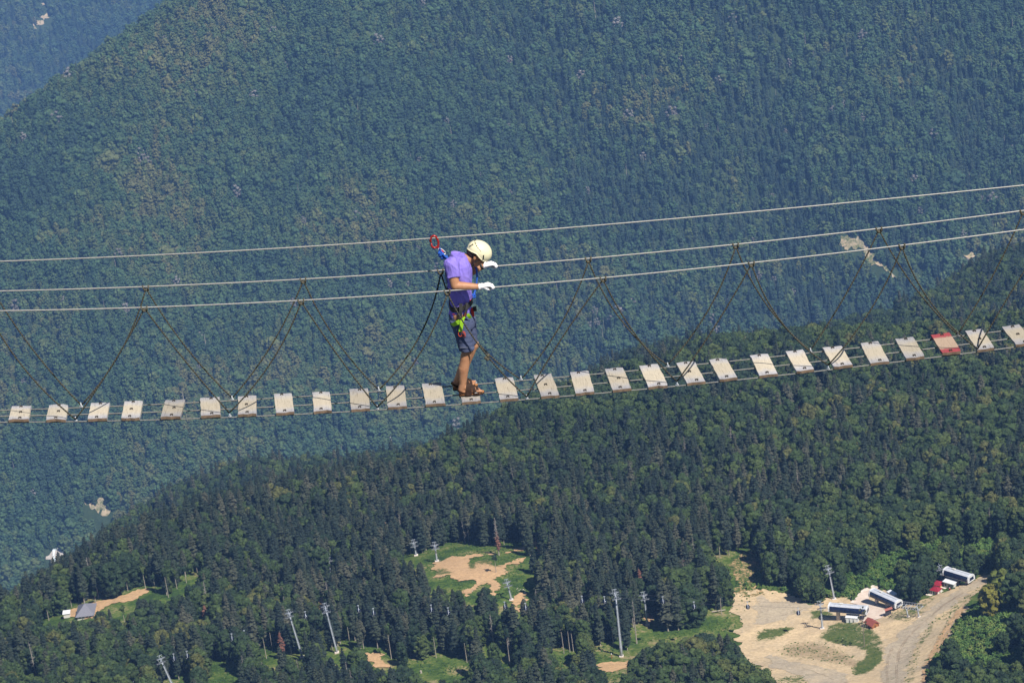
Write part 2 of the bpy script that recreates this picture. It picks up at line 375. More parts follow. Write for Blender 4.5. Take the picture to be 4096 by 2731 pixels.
def fir(rng, h=20, w=5.6, levels=20, base=.14, tris=3, ragged=.3, dens=8):
    mb = MB(); gap = rng.uniform(.25, .8)
    for i in range(levels):
        t = (i+rng.uniform(-.3, .3))/(levels-1); t = max(0, min(1, t)); z = h*(base+(1-base)*t)
        prof = (1-t)**.5*.9+.08
        if t < .18: prof *= .6+2.2*t
        nb = max(4, int(dens*(1-.55*t)+rng.integers(0, 3)))
        if abs(t-gap) < .05 and rng.uniform() < .6: nb = nb//2
        a0 = rng.uniform(0, 6.28)
        for b in range(nb):
            a = a0+6.283*b/nb+rng.normal(0, .18); L = w*.5*prof*rng.uniform(1-ragged*1.4, 1+ragged*.7)
            if L < .15: continue
            d = V(math.cos(a), math.sin(a), 0); sd_ = V(-math.sin(a), math.cos(a), 0); dr = rng.uniform(.15, .5)
            p0 = V(0, 0, z+.15*L); wd = L*rng.uniform(.28, .5)+.12
            m1 = p0+d*L*.55+V(0, 0, -L*dr*.35); tip = p0+d*L+V(0, 0, -L*dr)
            th = V(0, 0, -.18*L-.25)
            mb.add([p0, m1+sd_*wd+th*.7, tip, m1-sd_*wd+th*.7, m1+V(0, 0, .12*L), m1+th*1.6], [(0, 1, 4), (1, 2, 4), (2, 3, 4), (3, 0, 4), (1, 5, 2), (3, 2, 5)])
            if tris > 3:
                for q in range(3):
                    s0 = rng.uniform(.3, .95); e = p0+d*L*s0+V(0, 0, -L*dr*s0)+sd_*wd*rng.uniform(-.9, .9); k = rng.uniform(.3, .75)
                    mb.add([e-sd_*k*.5, e+sd_*k*.5, e+V(0, 0, -k*1.1)+d*k*.3], [(0, 1, 2)])
    mb.add([V(-.18, 0, h*.95), V(.18, 0, h*.95), V(0, .2, h*.95), V(0, 0, h*1.03)], [(0, 1, 3), (1, 2, 3), (2, 0, 3)])
    return mb
def twigs(rng, h, w, n, base=.2, hang=0.0, ln=1.0):
    mb = MB()
    for i in range(n):
        t = rng.uniform(base, .98); a = rng.uniform(0, 6.28); L = w*.5*(1.05-t)**.6*rng.uniform(.4, 1.1)*ln
        p = V(0, 0, h*t); d = V(math.cos(a), math.sin(a), rng.uniform(-.35, .5)-hang)
        mb.tube([p, p+d*L*.55, p+d*L+V(0, 0, -L*.2)], [.07, .05, .02], 3, caps=False)
        for q in range(4):
            s0 = rng.uniform(.35, 1); e = p+d*L*s0; g = rng.normal(0, 1, 3)*.5*L*.5+V(0, 0, -.1); mb.add([e, e+g, e+g*.9+V(.07, .07, .16)], [(0, 1, 2)])
    return mb
def mesh_of(mbs, mats, name):
    mb = MB()
    for i, q in enumerate(mbs):
        mb.m = i; mb.add(q.v, q.f)
    o = mb.build(name, mats, smooth=False, fix=False); me = o.data; bpy.data.objects.remove(o); return me
def variant_collection(name, meshes):
    c = bpy.data.collections.new(name)
    for i, me in enumerate(meshes): c.objects.link(bpy.data.objects.new('%s_%02d' % (name, i), me))
    return c
rg = np.random.default_rng(5)
NB, NF = 7, 7
BEECH = []; FIR = []
for i in range(NB):
    h = rg.uniform(14.5, 19.5); w = rg.uniform(8.6, 11.6); base = rg.uniform(.05, .26)
    BEECH.append((mesh_of([beech(rg, h, w, 64, 1100, base, True, .8)], [LEAF_NEAR], 'beech_crown'), mesh_of([trunk(MB(), h*.9, .24, rg, .015, 7, w*.8, base)], [BARKP if i % 2 else BARK], 'beech_trunk'), h))
for i in range(NF):
    h = rg.uniform(19, 26); w = rg.uniform(6.2, 8.2); base = (.10, .16, .3, .12, .42, .2, .14)[i]
    FIR.append((mesh_of([fir(rg, h, w, 22, base, 4, .34, 9)], [FIR_NEAR], 'fir_crown'), mesh_of([trunk(MB(), h*.97, .30, rg, .006, 8 if base > .25 else 0, 2.4, .12)], [BARKP if base > .15 else BARK], 'fir_trunk'), h))
def merged(pair, mats, name):
    me = bpy.data.meshes.new(name); bm = bmesh.new(); n0 = 0
    for k, q in enumerate(pair):
        bm.from_mesh(q); bm.faces.ensure_lookup_table()
        for f_ in bm.faces[n0:]: f_.material_index = k
        n0 = len(bm.faces)
    bm.to_mesh(me); bm.free()
    for m in mats: me.materials.append(m)
    return me
DEAD = mesh_of([twigs(rg, 19, 4.6, 90, .25, .25), trunk(MB(), 19, .3, rg, .005)], [GREYTWIG, BARKP], 'snag')
RED = mesh_of([fir(rg, 16, 4.2, 18, .3, 4, .5, 6), twigs(rg, 17, 4, 50, .15), trunk(MB(), 17, .28, rg, .005)], [REDTWIG, GREYTWIG, BARKP], 'red_snag')
NEARV = variant_collection('near_kinds', [merged(q[:2], [LEAF_NEAR, BARK], 'beech') for q in BEECH]+[merged(q[:2], [FIR_NEAR, BARKP], 'fir') for q in FIR]+[DEAD, RED])
farm = []
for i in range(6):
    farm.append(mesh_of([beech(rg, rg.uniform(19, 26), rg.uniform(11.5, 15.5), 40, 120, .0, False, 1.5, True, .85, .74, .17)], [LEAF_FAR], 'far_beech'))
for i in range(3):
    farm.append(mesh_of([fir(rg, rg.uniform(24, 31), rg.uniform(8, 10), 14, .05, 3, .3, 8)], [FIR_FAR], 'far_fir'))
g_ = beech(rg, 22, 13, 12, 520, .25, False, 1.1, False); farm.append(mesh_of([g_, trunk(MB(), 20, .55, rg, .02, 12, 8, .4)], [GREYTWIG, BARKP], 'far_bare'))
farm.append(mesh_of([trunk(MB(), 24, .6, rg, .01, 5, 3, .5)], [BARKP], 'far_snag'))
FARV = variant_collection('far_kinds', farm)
shr = [mesh_of([beech(rg, rg.uniform(2.2, 3.6), rg.uniform(2.6, 3.8), 14, 170, .0, False, .6)], [SHRUB], 'shrub') for i in range(4)]
SHRV = variant_collection('shrub_kinds', shr)

def stuff(name, pts, scl, rot, idx, coll, label, cat):
    me = bpy.data.meshes.new(name); n = len(pts); me.vertices.add(n); me.vertices.foreach_set('co', np.asarray(pts, float).ravel())
    for nm, ty, key, dat in (('scl', 'FLOAT_VECTOR', 'vector', np.asarray(scl, float)), ('rot', 'FLOAT', 'value', np.asarray(rot, float)), ('idx', 'INT', 'value', np.asarray(idx, np.int32))):
        at = me.attributes.new(nm, ty, 'POINT'); at.data.foreach_set(key, dat.ravel())
    o = link(name, me)
    ng = bpy.data.node_groups.new(name, 'GeometryNodeTree')
    ng.interface.new_socket('Geometry', in_out='INPUT', socket_type='NodeSocketGeometry'); ng.interface.new_socket('Geometry', in_out='OUTPUT', socket_type='NodeSocketGeometry')
    gi = ng.nodes.new('NodeGroupInput'); go = ng.nodes.new('NodeGroupOutput'); ip = ng.nodes.new('GeometryNodeInstanceOnPoints'); ci = ng.nodes.new('GeometryNodeCollectionInfo')
    ci.inputs['Collection'].default_value = coll; ci.inputs['Separate Children'].default_value = True; ci.inputs['Reset Children'].default_value = True
    def na(nm, ty):
        q = ng.nodes.new('GeometryNodeInputNamedAttribute'); q.data_type = ty; q.inputs['Name'].default_value = nm; return q.outputs['Attribute']
    cx = ng.nodes.new('ShaderNodeCombineXYZ'); ng.links.new(na('rot', 'FLOAT'), cx.inputs[2])
    ip.inputs['Pick Instance'].default_value = True
    L = ng.links.new
    L(gi.outputs[0], ip.inputs['Points']); L(ci.outputs[0], ip.inputs['Instance']); L(na('idx', 'INT'), ip.inputs['Instance Index'])
    L(cx.outputs[0], ip.inputs['Rotation']); L(na('scl', 'FLOAT_VECTOR'), ip.inputs['Scale']); L(ip.outputs[0], go.inputs[0])
    md = o.modifiers.new('scatter', 'NODES'); md.node_group = ng
    return tag(o, label, cat, None, 'stuff')

# ------------------------------------------------------------------ outlines seen in the photograph: open ground
Z6 = lambda p: zoomed(1600, 2080, 3.36, p)
Z4 = lambda p: zoomed(3100, 2200, 2.3614, p)
Z7 = lambda p: zoomed(0, 2200, 2.352, p)
Z8 = lambda p: zoomed(1000, 2200, 2.352, p)
Z9 = lambda p: zoomed(2000, 2150, 2.352, p)
SAND = {
 'sandy_clearing': Z6([(420, 700), (430, 580), (500, 560), (580, 520), (730, 480), (870, 490), (1080, 455), (1260, 455), (1000, 510), (900, 560), (930, 640), (1040, 560), (1190, 520), (1180, 580), (1290, 612), (1400, 598), (1560, 555), (1690, 500), (1700, 530), (1560, 592), (1430, 650), (1390, 720), (1270, 800), (1310, 940), (1260, 1030), (1225, 920), (1180, 805), (1000, 965), (870, 1035), (870, 930), (1010, 860), (1000, 800), (760, 835), (700, 800), (640, 740), (430, 785)]),
 'forest_path': Z6([(1390, 440), (1600, 383), (1690, 368), (1690, 400), (1480, 430), (1400, 460)]),
 'forest_track': Z6([(1790, 165), (1850, 165), (1850, 270), (1900, 360), (1900, 470), (1830, 470), (1800, 340), (1815, 250)]),
 'gully_path': Z6([(1560, 1010), (1670, 985), (1600, 1150), (1600, 1240), (1560, 1220)]),
 'ridge_road': Z7([(600, 600), (650, 560), (820, 510), (1010, 478), (1120, 440), (1250, 395), (1420, 350), (1420, 405), (1300, 460), (1100, 500), (1000, 530), (900, 590), (880, 645), (700, 630), (600, 640)]),
 'forest_lane': Z8([(1050, 975), (1220, 965), (1240, 1000), (1300, 1060), (1310, 1110), (1180, 1090), (1090, 1040)]),
 'tower_path': Z9([(945, 1190), (1240, 1150), (1240, 1200), (1200, 1240), (1000, 1265), (945, 1240)]),
 'cable_clearing_path': Z8([(610, 470), (725, 420), (730, 500), (700, 580), (720, 640), (690, 640), (650, 540)]),
 'meadow_path': Z9([(1340, 830), (1440, 760), (1400, 640), (1380, 560), (1330, 640), (1350, 760)]),
}
YARD = Z4([(-368, 654), (-460, 583), (-390, 404), (-180, 400), (0, 400), (120, 420), (250, 480), (330, 560), (480, 450), (690, 455), (760, 490), (830, 390), (940, 335), (985, 360), (1160, 440), (1230, 540), (1400, 500), (1460, 440), (1640, 380), (1750, 345), (1880, 285), (2000, 240), (2150, 205), (2115, 260), (1950, 345), (1800, 525), (1700, 700), (1600, 870), (1480, 1010), (1420, 1380), (-60, 1380), (-60, 1180), (-120, 1110), (-300, 1050), (-354, 945), (-359, 784)])
MEADOW = [Z6([(280, 500), (440, 400), (620, 345), (780, 295), (880, 305), (1000, 345), (1180, 370), (1350, 380), (1500, 300), (1680, 280), (1700, 500), (1620, 560), (1700, 700), (1780, 780), (1830, 860), (1780, 950), (1560, 1000), (1300, 1050), (1100, 880), (1000, 1110), (870, 1040), (700, 860), (420, 790), (300, 600)]),
 Z4([(-340, 20), (-200, 0), (-120, 200), (-150, 400), (-300, 400), (-380, 300)]),
 Z9([(1270, 1000), (1300, 940), (1660, 880), (2000, 780), (2220, 740), (2240, 800), (2200, 880), (1900, 900), (1650, 950), (1500, 960), (1320, 1010)]),
 Z9([(2150, 200), (2352, 120), (2352, 700), (2200, 700), (2260, 600), (2200, 500), (2210, 350)]),
 Z9([(880, 1030), (1140, 1010), (1150, 1080), (940, 1180), (890, 1120)]), Z9([(540, 1120), (670, 1090), (660, 1180), (560, 1250)]), Z9([(960, 1270), (1160, 1260), (1180, 1310), (1000, 1367)]),
 Z7([(1900, 1220), (1980, 1080), (2050, 1030), (2230, 1060), (2260, 1249), (1930, 1249)]), Z7([(1680, 1249), (1720, 1180), (1800, 1100), (1820, 1249)]),
 Z8([(1450, 1060), (1540, 1010), (1800, 1030), (1900, 1060), (2080, 1080), (2080, 1150), (1900, 1200), (1700, 1180), (1540, 1150)]),
 Z8([(1050, 930), (1240, 930), (1270, 980), (1060, 990)])]
SHRUBBY = [Z4([(1430, 1260), (1480, 1060), (1660, 900), (1720, 740), (1800, 640), (1950, 540), (2150, 500), (2400, 480), (2400, 1300), (1430, 1300)]),
           Z4([(480, 440), (760, 480), (930, 330), (1200, 430), (1450, 330), (1600, 170), (2000, 180), (2200, 100), (2400, 60), (2400, -80), (1500, -100), (1000, 60), (800, 230), (600, 270), (330, 400)]),
           Z4([(-300, 330), (100, 350), (330, 380), (340, 440), (120, 420), (-200, 420)])]
# ------------------------------------------------------------------ sand sheets draped on the hillside
def sand_mat(name, c1, c2, c3, k=1.0):
    m, nt, bs = newmat(name); oc = coords(nt)
    a = noise(nt, .045*k, 6, oc, .65); b = noise(nt, .6*k, 5, oc, .65); st = noise(nt, 2.2*k, 3, oc, .8)
    r = ramp(nt, [(.3, c1), (.5, c2), (.7, c3)]); nt.links.new(a.outputs[0], r.inputs[0])
    r2 = ramp(nt, [(.3, (.72,)*3), (.55, (1,)*3), (.75, (1.18,)*3)]); nt.links.new(b.outputs[0], r2.inputs[0])
    c = mix(nt, 1., r.outputs[0], r2.outputs[0], 'MULTIPLY')
    r3 = ramp(nt, [(.62, (0,)*3), (.7, (1,)*3)]); nt.links.new(st.outputs[0], r3.inputs[0])
    c = mix(nt, r3.outputs[0], c, (.5, .42, .31))
    at = N(nt, 'ShaderNodeAttribute', attribute_name='grass')
    ad = N(nt, 'ShaderNodeMath', operation='ADD'); nt.links.new(at.outputs['Fac'], ad.inputs[0])
    gn = noise(nt, .22*k, 8, oc, .82); gs = N(nt, 'ShaderNodeMath', operation='MULTIPLY_ADD'); gs.inputs[1].default_value = 1.7; gs.inputs[2].default_value = -.35; nt.links.new(gn.outputs[0], gs.inputs[0]); nt.links.new(gs.outputs[0], ad.inputs[1])
    r4 = ramp(nt, [(.0, (0,)*3), (1, (1,)*3)]); 
    mr = N(nt, 'ShaderNodeMapRange', clamp=True); mr.inputs['From Min'].default_value = .84; mr.inputs['From Max'].default_value = 1.06
    nt.links.new(ad.outputs[0], mr.inputs['Value'])
    gr = ramp(nt, [(.35, (.045, .075, .018)), (.6, (.10, .115, .035)), (.8, (.20, .17, .085))]); nt.links.new(b.outputs[0], gr.inputs[0])
    so_ = N(nt, 'ShaderNodeAttribute', attribute_name='soil'); s2 = N(nt, 'ShaderNodeMath', operation='MULTIPLY_ADD'); sn = noise(nt, .7, 6, oc, .8); nt.links.new(sn.outputs[0], s2.inputs[0]); s2.inputs[1].default_value = .9; nt.links.new(so_.outputs['Fac'], s2.inputs[2])
    sm = N(nt, 'ShaderNodeMapRange', clamp=True); sm.inputs['From Min'].default_value = .82; sm.inputs['From Max'].default_value = 1.1; nt.links.new(s2.outputs[0], sm.inputs['Value'])
    sr = ramp(nt, [(.35, (.10, .065, .035)), (.5, (.20, .14, .08)), (.62, (.34, .25, .15)), (.72, (.5, .41, .28))]); nt.links.new(sn.outputs[0], sr.inputs[0]); c = mix(nt, sm.outputs[0], c, sr.outputs[0])
    c = mix(nt, mr.outputs[0], c, gr.outputs[0])
    nt.links.new(c, bs.inputs['Base Color']); bs.inputs['Roughness'].default_value = .95; bs.inputs['Specular IOR Level'].default_value = .1
    bump(nt, bs, b.outputs[0], .7, .35); return m
SANDM = sand_mat('orange_sand', (.43, .275, .145), (.48, .31, .17), (.39, .255, .14))
YARDM = sand_mat('yard_gravel', (.40, .32, .215), (.48, .365, .23), (.56, .42, .255))
from mathutils.geometry import delaunay_2d_cdt
def drape(name, poly, zf, hitf, mat, step, off, grass=None, jit=.5, rough_edge=3.4, label=None):
    """sheet with an uneven outline laid over the terrain"""
    P = [hitf(u, v)[:2] for u, v in poly]; out = []
    n = len(P); rr = np.random.default_rng(len(name)+n)
    for i in range(n):
        a = P[i]; b = P[(i+1) % n]; L = np.linalg.norm(b-a); k = max(1, int(L/(step*.7)))
        nrm = V(-(b-a)[1], (b-a)[0])/(L+1e-9)
        for j in range(k):
            q = a+(b-a)*j/k; out.append(q+nrm*rr.normal(0, jit*step*.8)+nrm*rough_edge*(float(vnoise(q[0]/6, q[1]/6, 77))-.5)*2)
    out = np.array(out); lo = out.min(0); hi = out.max(0)
    gx, gy = np.meshgrid(np.arange(lo[0], hi[0], step), np.arange(lo[1], hi[1], step)); gx = gx+rr.uniform(-.3, .3, gx.shape)*step; gy = gy+rr.uniform(-.3, .3, gy.shape)*step
    ins = inpoly(gx.ravel(), gy.ravel(), out); inner = np.stack([gx.ravel()[ins], gy.ravel()[ins]], 1)
    pts = [Vector(q) for q in np.concatenate([out, inner])]; ne = len(out)
    vo, eo, fo, _, _, _ = delaunay_2d_cdt(pts, [], [list(range(ne))], 1, 1e-4)
    xy = np.array([q[:] for q in vo]); z = zf(xy[:, 0], xy[:, 1])+off
    me = bpy.data.meshes.new(name); me.from_pydata([(a, b, c) for (a, b), c in zip(xy, z)], [], [tuple(q) for q in fo])
    g = np.zeros(len(xy))
    if grass is not None:
        u, v = project(np.column_stack([xy, z])); g = grass(u, v)
    if grass is g_yard:
        sl = np.zeros(len(xy))
        for p_, a_ in SOIL:
            for du, dv in GOFF: sl = sl+inpoly(u+du*1.2, v+dv*1.2, p_)*a_*.85/len(GOFF)
        at2 = me.attributes.new('soil', 'FLOAT', 'POINT'); at2.data.foreach_set('value', sl)
    at = me.attributes.new('grass', 'FLOAT', 'POINT'); at.data.foreach_set('value', g)
    me.polygons.foreach_set('use_smooth', [True]*len(me.polygons)); me.materials.append(mat)
    bm = bmesh.new(); bm.from_mesh(me); bmesh.ops.recalc_face_normals(bm, faces=bm.faces)
    if sum(f.normal.z for f in bm.faces) < 0: bmesh.ops.reverse_faces(bm, faces=bm.faces)
    bm.to_mesh(me); bm.free()
    o = link(name, me); o['kind'] = 'structure'; return o
def blob(u, v, cx, cy, rx, ry): return np.exp(-(((u-cx)/rx)**2+((v-cy)/ry)**2))
def g_clear(u, v):
    c = [(1770, 2285, 40, 14), (1885, 2260, 18, 22), (1935, 2240, 40, 18), (1800, 2320, 40, 8), (1990, 2260, 26, 10)]
    return .12+sum(.5*blob(u, v, *q) for q in c)
GP = [(Z4([(330, 560), (520, 575), (560, 620), (340, 640)]), .75), (Z4([(-160, 760), (120, 720), (240, 720), (60, 800), (-60, 850), (-180, 860)]), .7),
      (Z4([(400, 830), (520, 700), (680, 660), (800, 690), (900, 740), (1010, 850), (1010, 1010), (900, 1140), (760, 1180), (880, 960), (760, 900), (560, 860)]), .62),
      (Z4([(500, 830), (620, 780), (700, 800), (730, 900), (640, 900), (520, 860)]), .55), (Z4([(720, 1100), (800, 1050), (1000, 960), (1010, 1040), (860, 1150), (740, 1180)]), .55),
      (Z4([(1060, 620), (1180, 560), (1380, 500), (1450, 440), (1560, 420), (1450, 520), (1400, 600), (1220, 690), (1090, 640)]), .5),
      (Z4([(1450, 700), (1620, 560), (1800, 420), (1900, 350), (1960, 340), (1800, 500), (1640, 640), (1500, 700)]), .42),
      (Z4([(1250, 1000), (1420, 720), (1500, 680), (1480, 800), (1400, 900), (1300, 1260), (1220, 1260)]), .42), (Z4([(1450, 1000), (1540, 800), (1650, 640), (1720, 640), (1640, 800), (1500, 1000)]), .36),
      (Z4([(-60, 1260), (100, 1180), (300, 1180), (360, 1260)]), .5), (Z4([(0, 960), (120, 870), (330, 850), (560, 900), (760, 1000), (700, 1090), (400, 1050), (100, 1000)]), .33)]
SOIL = [(Z4([(0, 960), (120, 870), (330, 840), (560, 900), (760, 1000), (800, 1080), (700, 1110), (400, 1050), (100, 1010)]), .62), (Z4([(1440, 1010), (1520, 820), (1640, 640), (1760, 480), (1880, 380), (1900, 420), (1780, 560), (1680, 740), (1560, 900), (1470, 1030)]), .75),
        (Z4([(1150, 640), (1400, 560), (1560, 420), (1600, 400), (1440, 600), (1240, 700)]), .35), (Z4([(100, 420), (330, 480), (330, 560), (240, 540)]), .4), (Z4([(700, 1110), (880, 1000), (1000, 1000), (960, 1254), (760, 1254)]), .4), (Z4([(1500, 1254), (1440, 1120), (1560, 900), (1620, 900), (1560, 1060)]), .5)]
GOFF = [(r_*math.cos(a_), .6*r_*math.sin(a_)) for r_ in (0, 9, 18, 27) for a_ in np.linspace(0, 6.283, 9)[:-1]]
def g_yard(u, v):
    g = np.full(u.shape, .14)
    for p_, a in GP:
        for du, dv in GOFF: g = g+inpoly(u+du, v+dv, p_)*(a-.14)/len(GOFF)
    return g
for nm, poly in SAND.items():
    drape(nm, poly, zC, hC, SANDM, 1.6 if nm == 'sandy_clearing' else 2.0, .35, g_clear if nm == 'sandy_clearing' else (lambda u, v: np.full(u.shape, .2)))
drape('gravel_yard', YARD, zC, hC, YARDM, 1.5, .3, g_yard)
ROADM = sand_mat('grey_tan_track', (.42, .345, .245), (.37, .305, .225), (.48, .38, .255))
RUTM = sand_mat('wheel_rut', (.27, .21, .15), (.33, .26, .18), (.24, .19, .14))
g_low = lambda u, v: .05+.25*vnoise(u/25, v/12, 3)
drape('dirt_road', Z4([(2140, 212), (2100, 262), (1940, 335), (1800, 420), (1690, 510), (1560, 610), (1450, 700), (1350, 830), (1280, 1000), (1230, 1330), (1020, 1330), (1035, 1060), (1080, 900), (1180, 780), (1330, 660), (1500, 540), (1640, 420), (1760, 352), (1900, 290), (2000, 245)]), zC, hC, ROADM, 1.8, .40, g_low, rough_edge=2.5)
drape('lower_track', Z4([(-70, 1000), (100, 1030), (300, 1080), (500, 1115), (650, 1175), (760, 1330), (330, 1330), (250, 1190), (50, 1125), (-70, 1110)]), zC, hC, ROADM, 1.8, .40, g_low, rough_edge=2.5)
drape('upper_lot', Z4([(-150, 440), (0, 485), (330, 525), (290, 590), (140, 640), (-60, 690), (-190, 700), (-195, 560)]), zC, hC, ROADM, 1.8, .40, g_low, rough_edge=2.5)
drape('side_track', Z4([(1790, 560), (1740, 620), (1640, 780), (1590, 870), (1560, 930), (1600, 860), (1480, 1120), (1425, 1330), (1390, 1330), (1440, 1060), (1520, 900), (1580, 780), (1680, 640), (1760, 540)][:4]+[(1540, 960), (1470, 1120), (1425, 1330), (1370, 1330), (1430, 1060), (1510, 900), (1580, 780), (1680, 640), (1760, 540)]), zC, hC, SANDM, 1.6, .42, g_low, rough_edge=1.2)
def rut(pts, w=4.5):
    L_ = [(x-w*.5, y-w*.25) for x, y in pts]; R_ = [(x+w*.5, y+w*.25) for x, y in reversed(pts)]; drape('wheel_rut', Z4(L_+R_), zC, hC, RUTM, 1.2, .47, g_low, jit=.12, rough_edge=.25)
for k_ in (0, 16): rut([(1150+k_, 1330), (1140+k_, 1100), (1165+k_, 960), (1230+k_*.8, 850), (1340+k_*.6, 740), (1480+k_*.4, 620), (1620, 500+k_*.6), (1780, 400+k_*.5)])
for k_ in (0, 14): rut([(1060+k_, 1330), (1050+k_, 1160), (1060+k_, 1020), (1100+k_, 930)])
rut([(980, 760), (1100, 740), (1250, 690), (1400, 610)]); rut([(60, 620), (180, 590), (300, 545)]); rut([(-50, 1060), (150, 1090), (350, 1140), (560, 1230)], 6); rut([(1720, 640), (1610, 800), (1540, 940), (1460, 1120)], 5)

drape('grassy_run', Z9([(2190, 200), (2352, 110), (2440, 150), (2400, 400), (2470, 520), (2352, 545), (2210, 520), (2200, 350)]), zC, hC, SANDM, 2.0, .3, lambda u, v: np.full(u.shape, .47))
# ------------------------------------------------------------------ far bare patches and the stream
SLIP = sand_mat('bare_slope', (.36, .28, .19), (.42, .32, .20), (.27, .24, .20), .3)
ROCKM = sand_mat('grey_rock', (.36, .32, .29), (.42, .37, .33), (.30, .28, .26), .35)
D1 = zoomed(3300, 850, 2.955, [(195, 300), (230, 285), (290, 292), (420, 340), (520, 410), (560, 480), (600, 590), (700, 640), (830, 730), (840, 765), (800, 770), (690, 690), (590, 625), (500, 560), (470, 470), (430, 440), (330, 455), (240, 440), (200, 370)])
D2 = zoomed(3300, 850, 2.955, [(1660, 480), (1760, 470), (1800, 520), (1760, 550), (1700, 560), (1650, 520)])
D3 = zoomed(3300, 850, 2.955, [(1820, 385), (1900, 330), (1930, 335), (1880, 380)])
ZL = lambda p: zoomed(0, 1700, 2.352, p)
D4 = ZL([(918, 730), (960, 680), (1012, 722), (1055, 785), (1030, 830), (985, 845), (960, 805), (930, 775)]); D4B = ZL([(790, 755), (870, 740), (930, 785), (935, 805), (870, 800), (820, 785)]); D4C = ZL([(875, 840), (945, 845), (935, 870), (900, 892)])
STR = ZL([(440, 1210), (490, 1180), (550, 1150), (600, 1190), (570, 1250), (560, 1300), (545, 1335), (500, 1350), (470, 1400), (455, 1380), (485, 1310), (450, 1260)])
WAT = ZL([(500, 1200), (550, 1172), (556, 1190), (515, 1225), (525, 1260), (560, 1280), (545, 1320), (515, 1340), (490, 1290), (505, 1255), (478, 1235)])
D5 = zoomed(0, 0, 1.7425, [(275, 110), (320, 118), (350, 135), (310, 155), (275, 180), (240, 210), (262, 165), (290, 150)])
D6 = zoomed(0, 0, 1.7425, [(280, 30), (310, 25), (315, 50), (290, 50)])
D7 = zoomed(3000, 700, 1.96, [(715, 1260), (755, 1250), (740, 1290), (720, 1290)])
g0 = lambda k: (lambda u, v: np.full(u.shape, k))
drape('landslip', D1, zB, hBp, SLIP, 5, 1.5, g0(.45), rough_edge=7, jit=.2)
drape('bare_scar', D2, zB, hBp, SLIP, 6, 1.5, g0(.36), rough_edge=5, jit=.2); drape('bare_scree', D3, zB, hBp, SLIP, 5, 1.5, g0(.3), rough_edge=4)
for D_ in (D4, D4B): drape('clay_slide', D_, zB, hBp, SLIP, 4, 1.5, g0(.42), rough_edge=6, jit=.2)
drape('stream_bed', STR, zB, hBp, ROCKM, 4, 1.2, g0(.25), rough_edge=4)
WATM = M('white_water', (.75, .78, .8), (.25, .32, .36), .18, .35)
drape('stream_water', WAT, zB, hBp, WATM, 4, 2.6, rough_edge=4)
drape('mountain_scar', D5, zA, hA, SLIP, 9, 3, g0(.36), rough_edge=9); drape('mountain_scree', D6, zA, hA, SLIP, 9, 3, g0(.36), rough_edge=6)

# ------------------------------------------------------------------ sites of built things (kept clear of trees)
SITES = []          # boxes (u0, v0, u1, v1, depth) that no nearer tree may cover
def keep_clear(u0, v0, u1, v1, dep=None):
    SITES.append((u0, v0, u1, v1, float(hC((u0+u1)/2, v1) @ FW)+6 if dep is None else float(dep)))
# ------------------------------------------------------------------ forests
CREST_U = [q[0] for q in sorted(C_PTS)]; CREST_V = [q[1] for q in sorted(C_PTS)]
def scatter(x0, x1, y0, y1, sp, rng):
    gx, gy = np.meshgrid(np.arange(x0, x1, sp), np.arange(y0, y1, sp*.9)); gx[1::2] += sp*.5
    return (gx+rng.uniform(-.42, .42, gx.shape)*sp).ravel(), (gy+rng.uniform(-.42, .42, gy.shape)*sp).ravel()
def free_of(u, v, hpx, polys, wpx=None):
    bad = np.zeros(u.shape, bool); w = np.zeros(u.shape) if wpx is None else wpx*.33
    for p_ in polys:
        for k in np.linspace(0, .95, 9):
            ww = w*min(1, (1-k)*1.6+.1) if k > .12 else 0*w
            for e in (-1, 0, 1): bad |= inpoly(u-.12*hpx*k+e*ww, v-hpx*k, p_)
    return ~bad
def keep_sites(u, v, hpx, wpx, dep):
    bad = np.zeros(u.shape, bool)
    for (a, b, c, d, D) in SITES:
        bad |= (u+wpx*.4 > a) & (u-wpx*.4-.12*hpx < c) & (v > b) & (v-hpx < d) & (dep < D+3)
    return ~bad
# ------------------------------------------------------------------ lift: stations, huts, pylons, cabins
WHITE = M('white_panel', (.62, .63, .65), (.52, .53, .56), 1.2, .35)
ROOFW = M('pale_grey_roof', (.46, .47, .52), (.38, .40, .45), .7, .45)
GLASS = M('dark_blue_glass', (.008, .012, .035), (.014, .02, .055), .6, .12, spec=.5)
STEEL = M('galvanised_steel', (.40, .43, .48), (.31, .34, .39), 1.5, .5, .15)
CONC = M('pale_concrete', (.62, .55, .49), (.54, .46, .40), .35, .85, bumpv=.2, bdist=.05)
PINK = M('pinkish_paving', (.60, .50, .42), (.50, .39, .32), .28, .85)
DARKST = M('dark_steel', (.05, .055, .065), (.03, .03, .04), 2, .5)
REDROOF = M('crimson_roof', (.26, .015, .03), (.20, .012, .025), 2, .5)
BRICKRED = M('rust_red_roof', (.27, .075, .05), (.21, .055, .04), 2, .6)
YELW = M('yellow_wall', (.60, .36, .08), (.52, .30, .07), 2, .7)
LOGM = M('orange_log_wall', (.33, .13, .045), (.22, .08, .03), 4, .7)
WALLW = M('cream_wall', (.66, .63, .58), (.56, .53, .50), 1.5, .7)
GREYROOF = M('slate_grey_roof', (.17, .17, .20), (.14, .14, .17), 1.5, .6)
KIOSKW = M('light_grey_wall', (.56, .55, .52), (.48, .47, .45), 1.5, .6)
Zv = V(0, 0, 1)
def onz(u, v, z): d = ray(u, v); return d*(z/d[2])
def mkaxes(a, b):
    ax = b-a; ax[2] = 0; ax /= np.linalg.norm(ax); ay = V(-ax[1], ax[0], 0)
    return ax, (ay if ay[1] > 0 else -ay)
Z4p = lambda x, y: (3100+x/2.3614, 2200+y/2.3614)
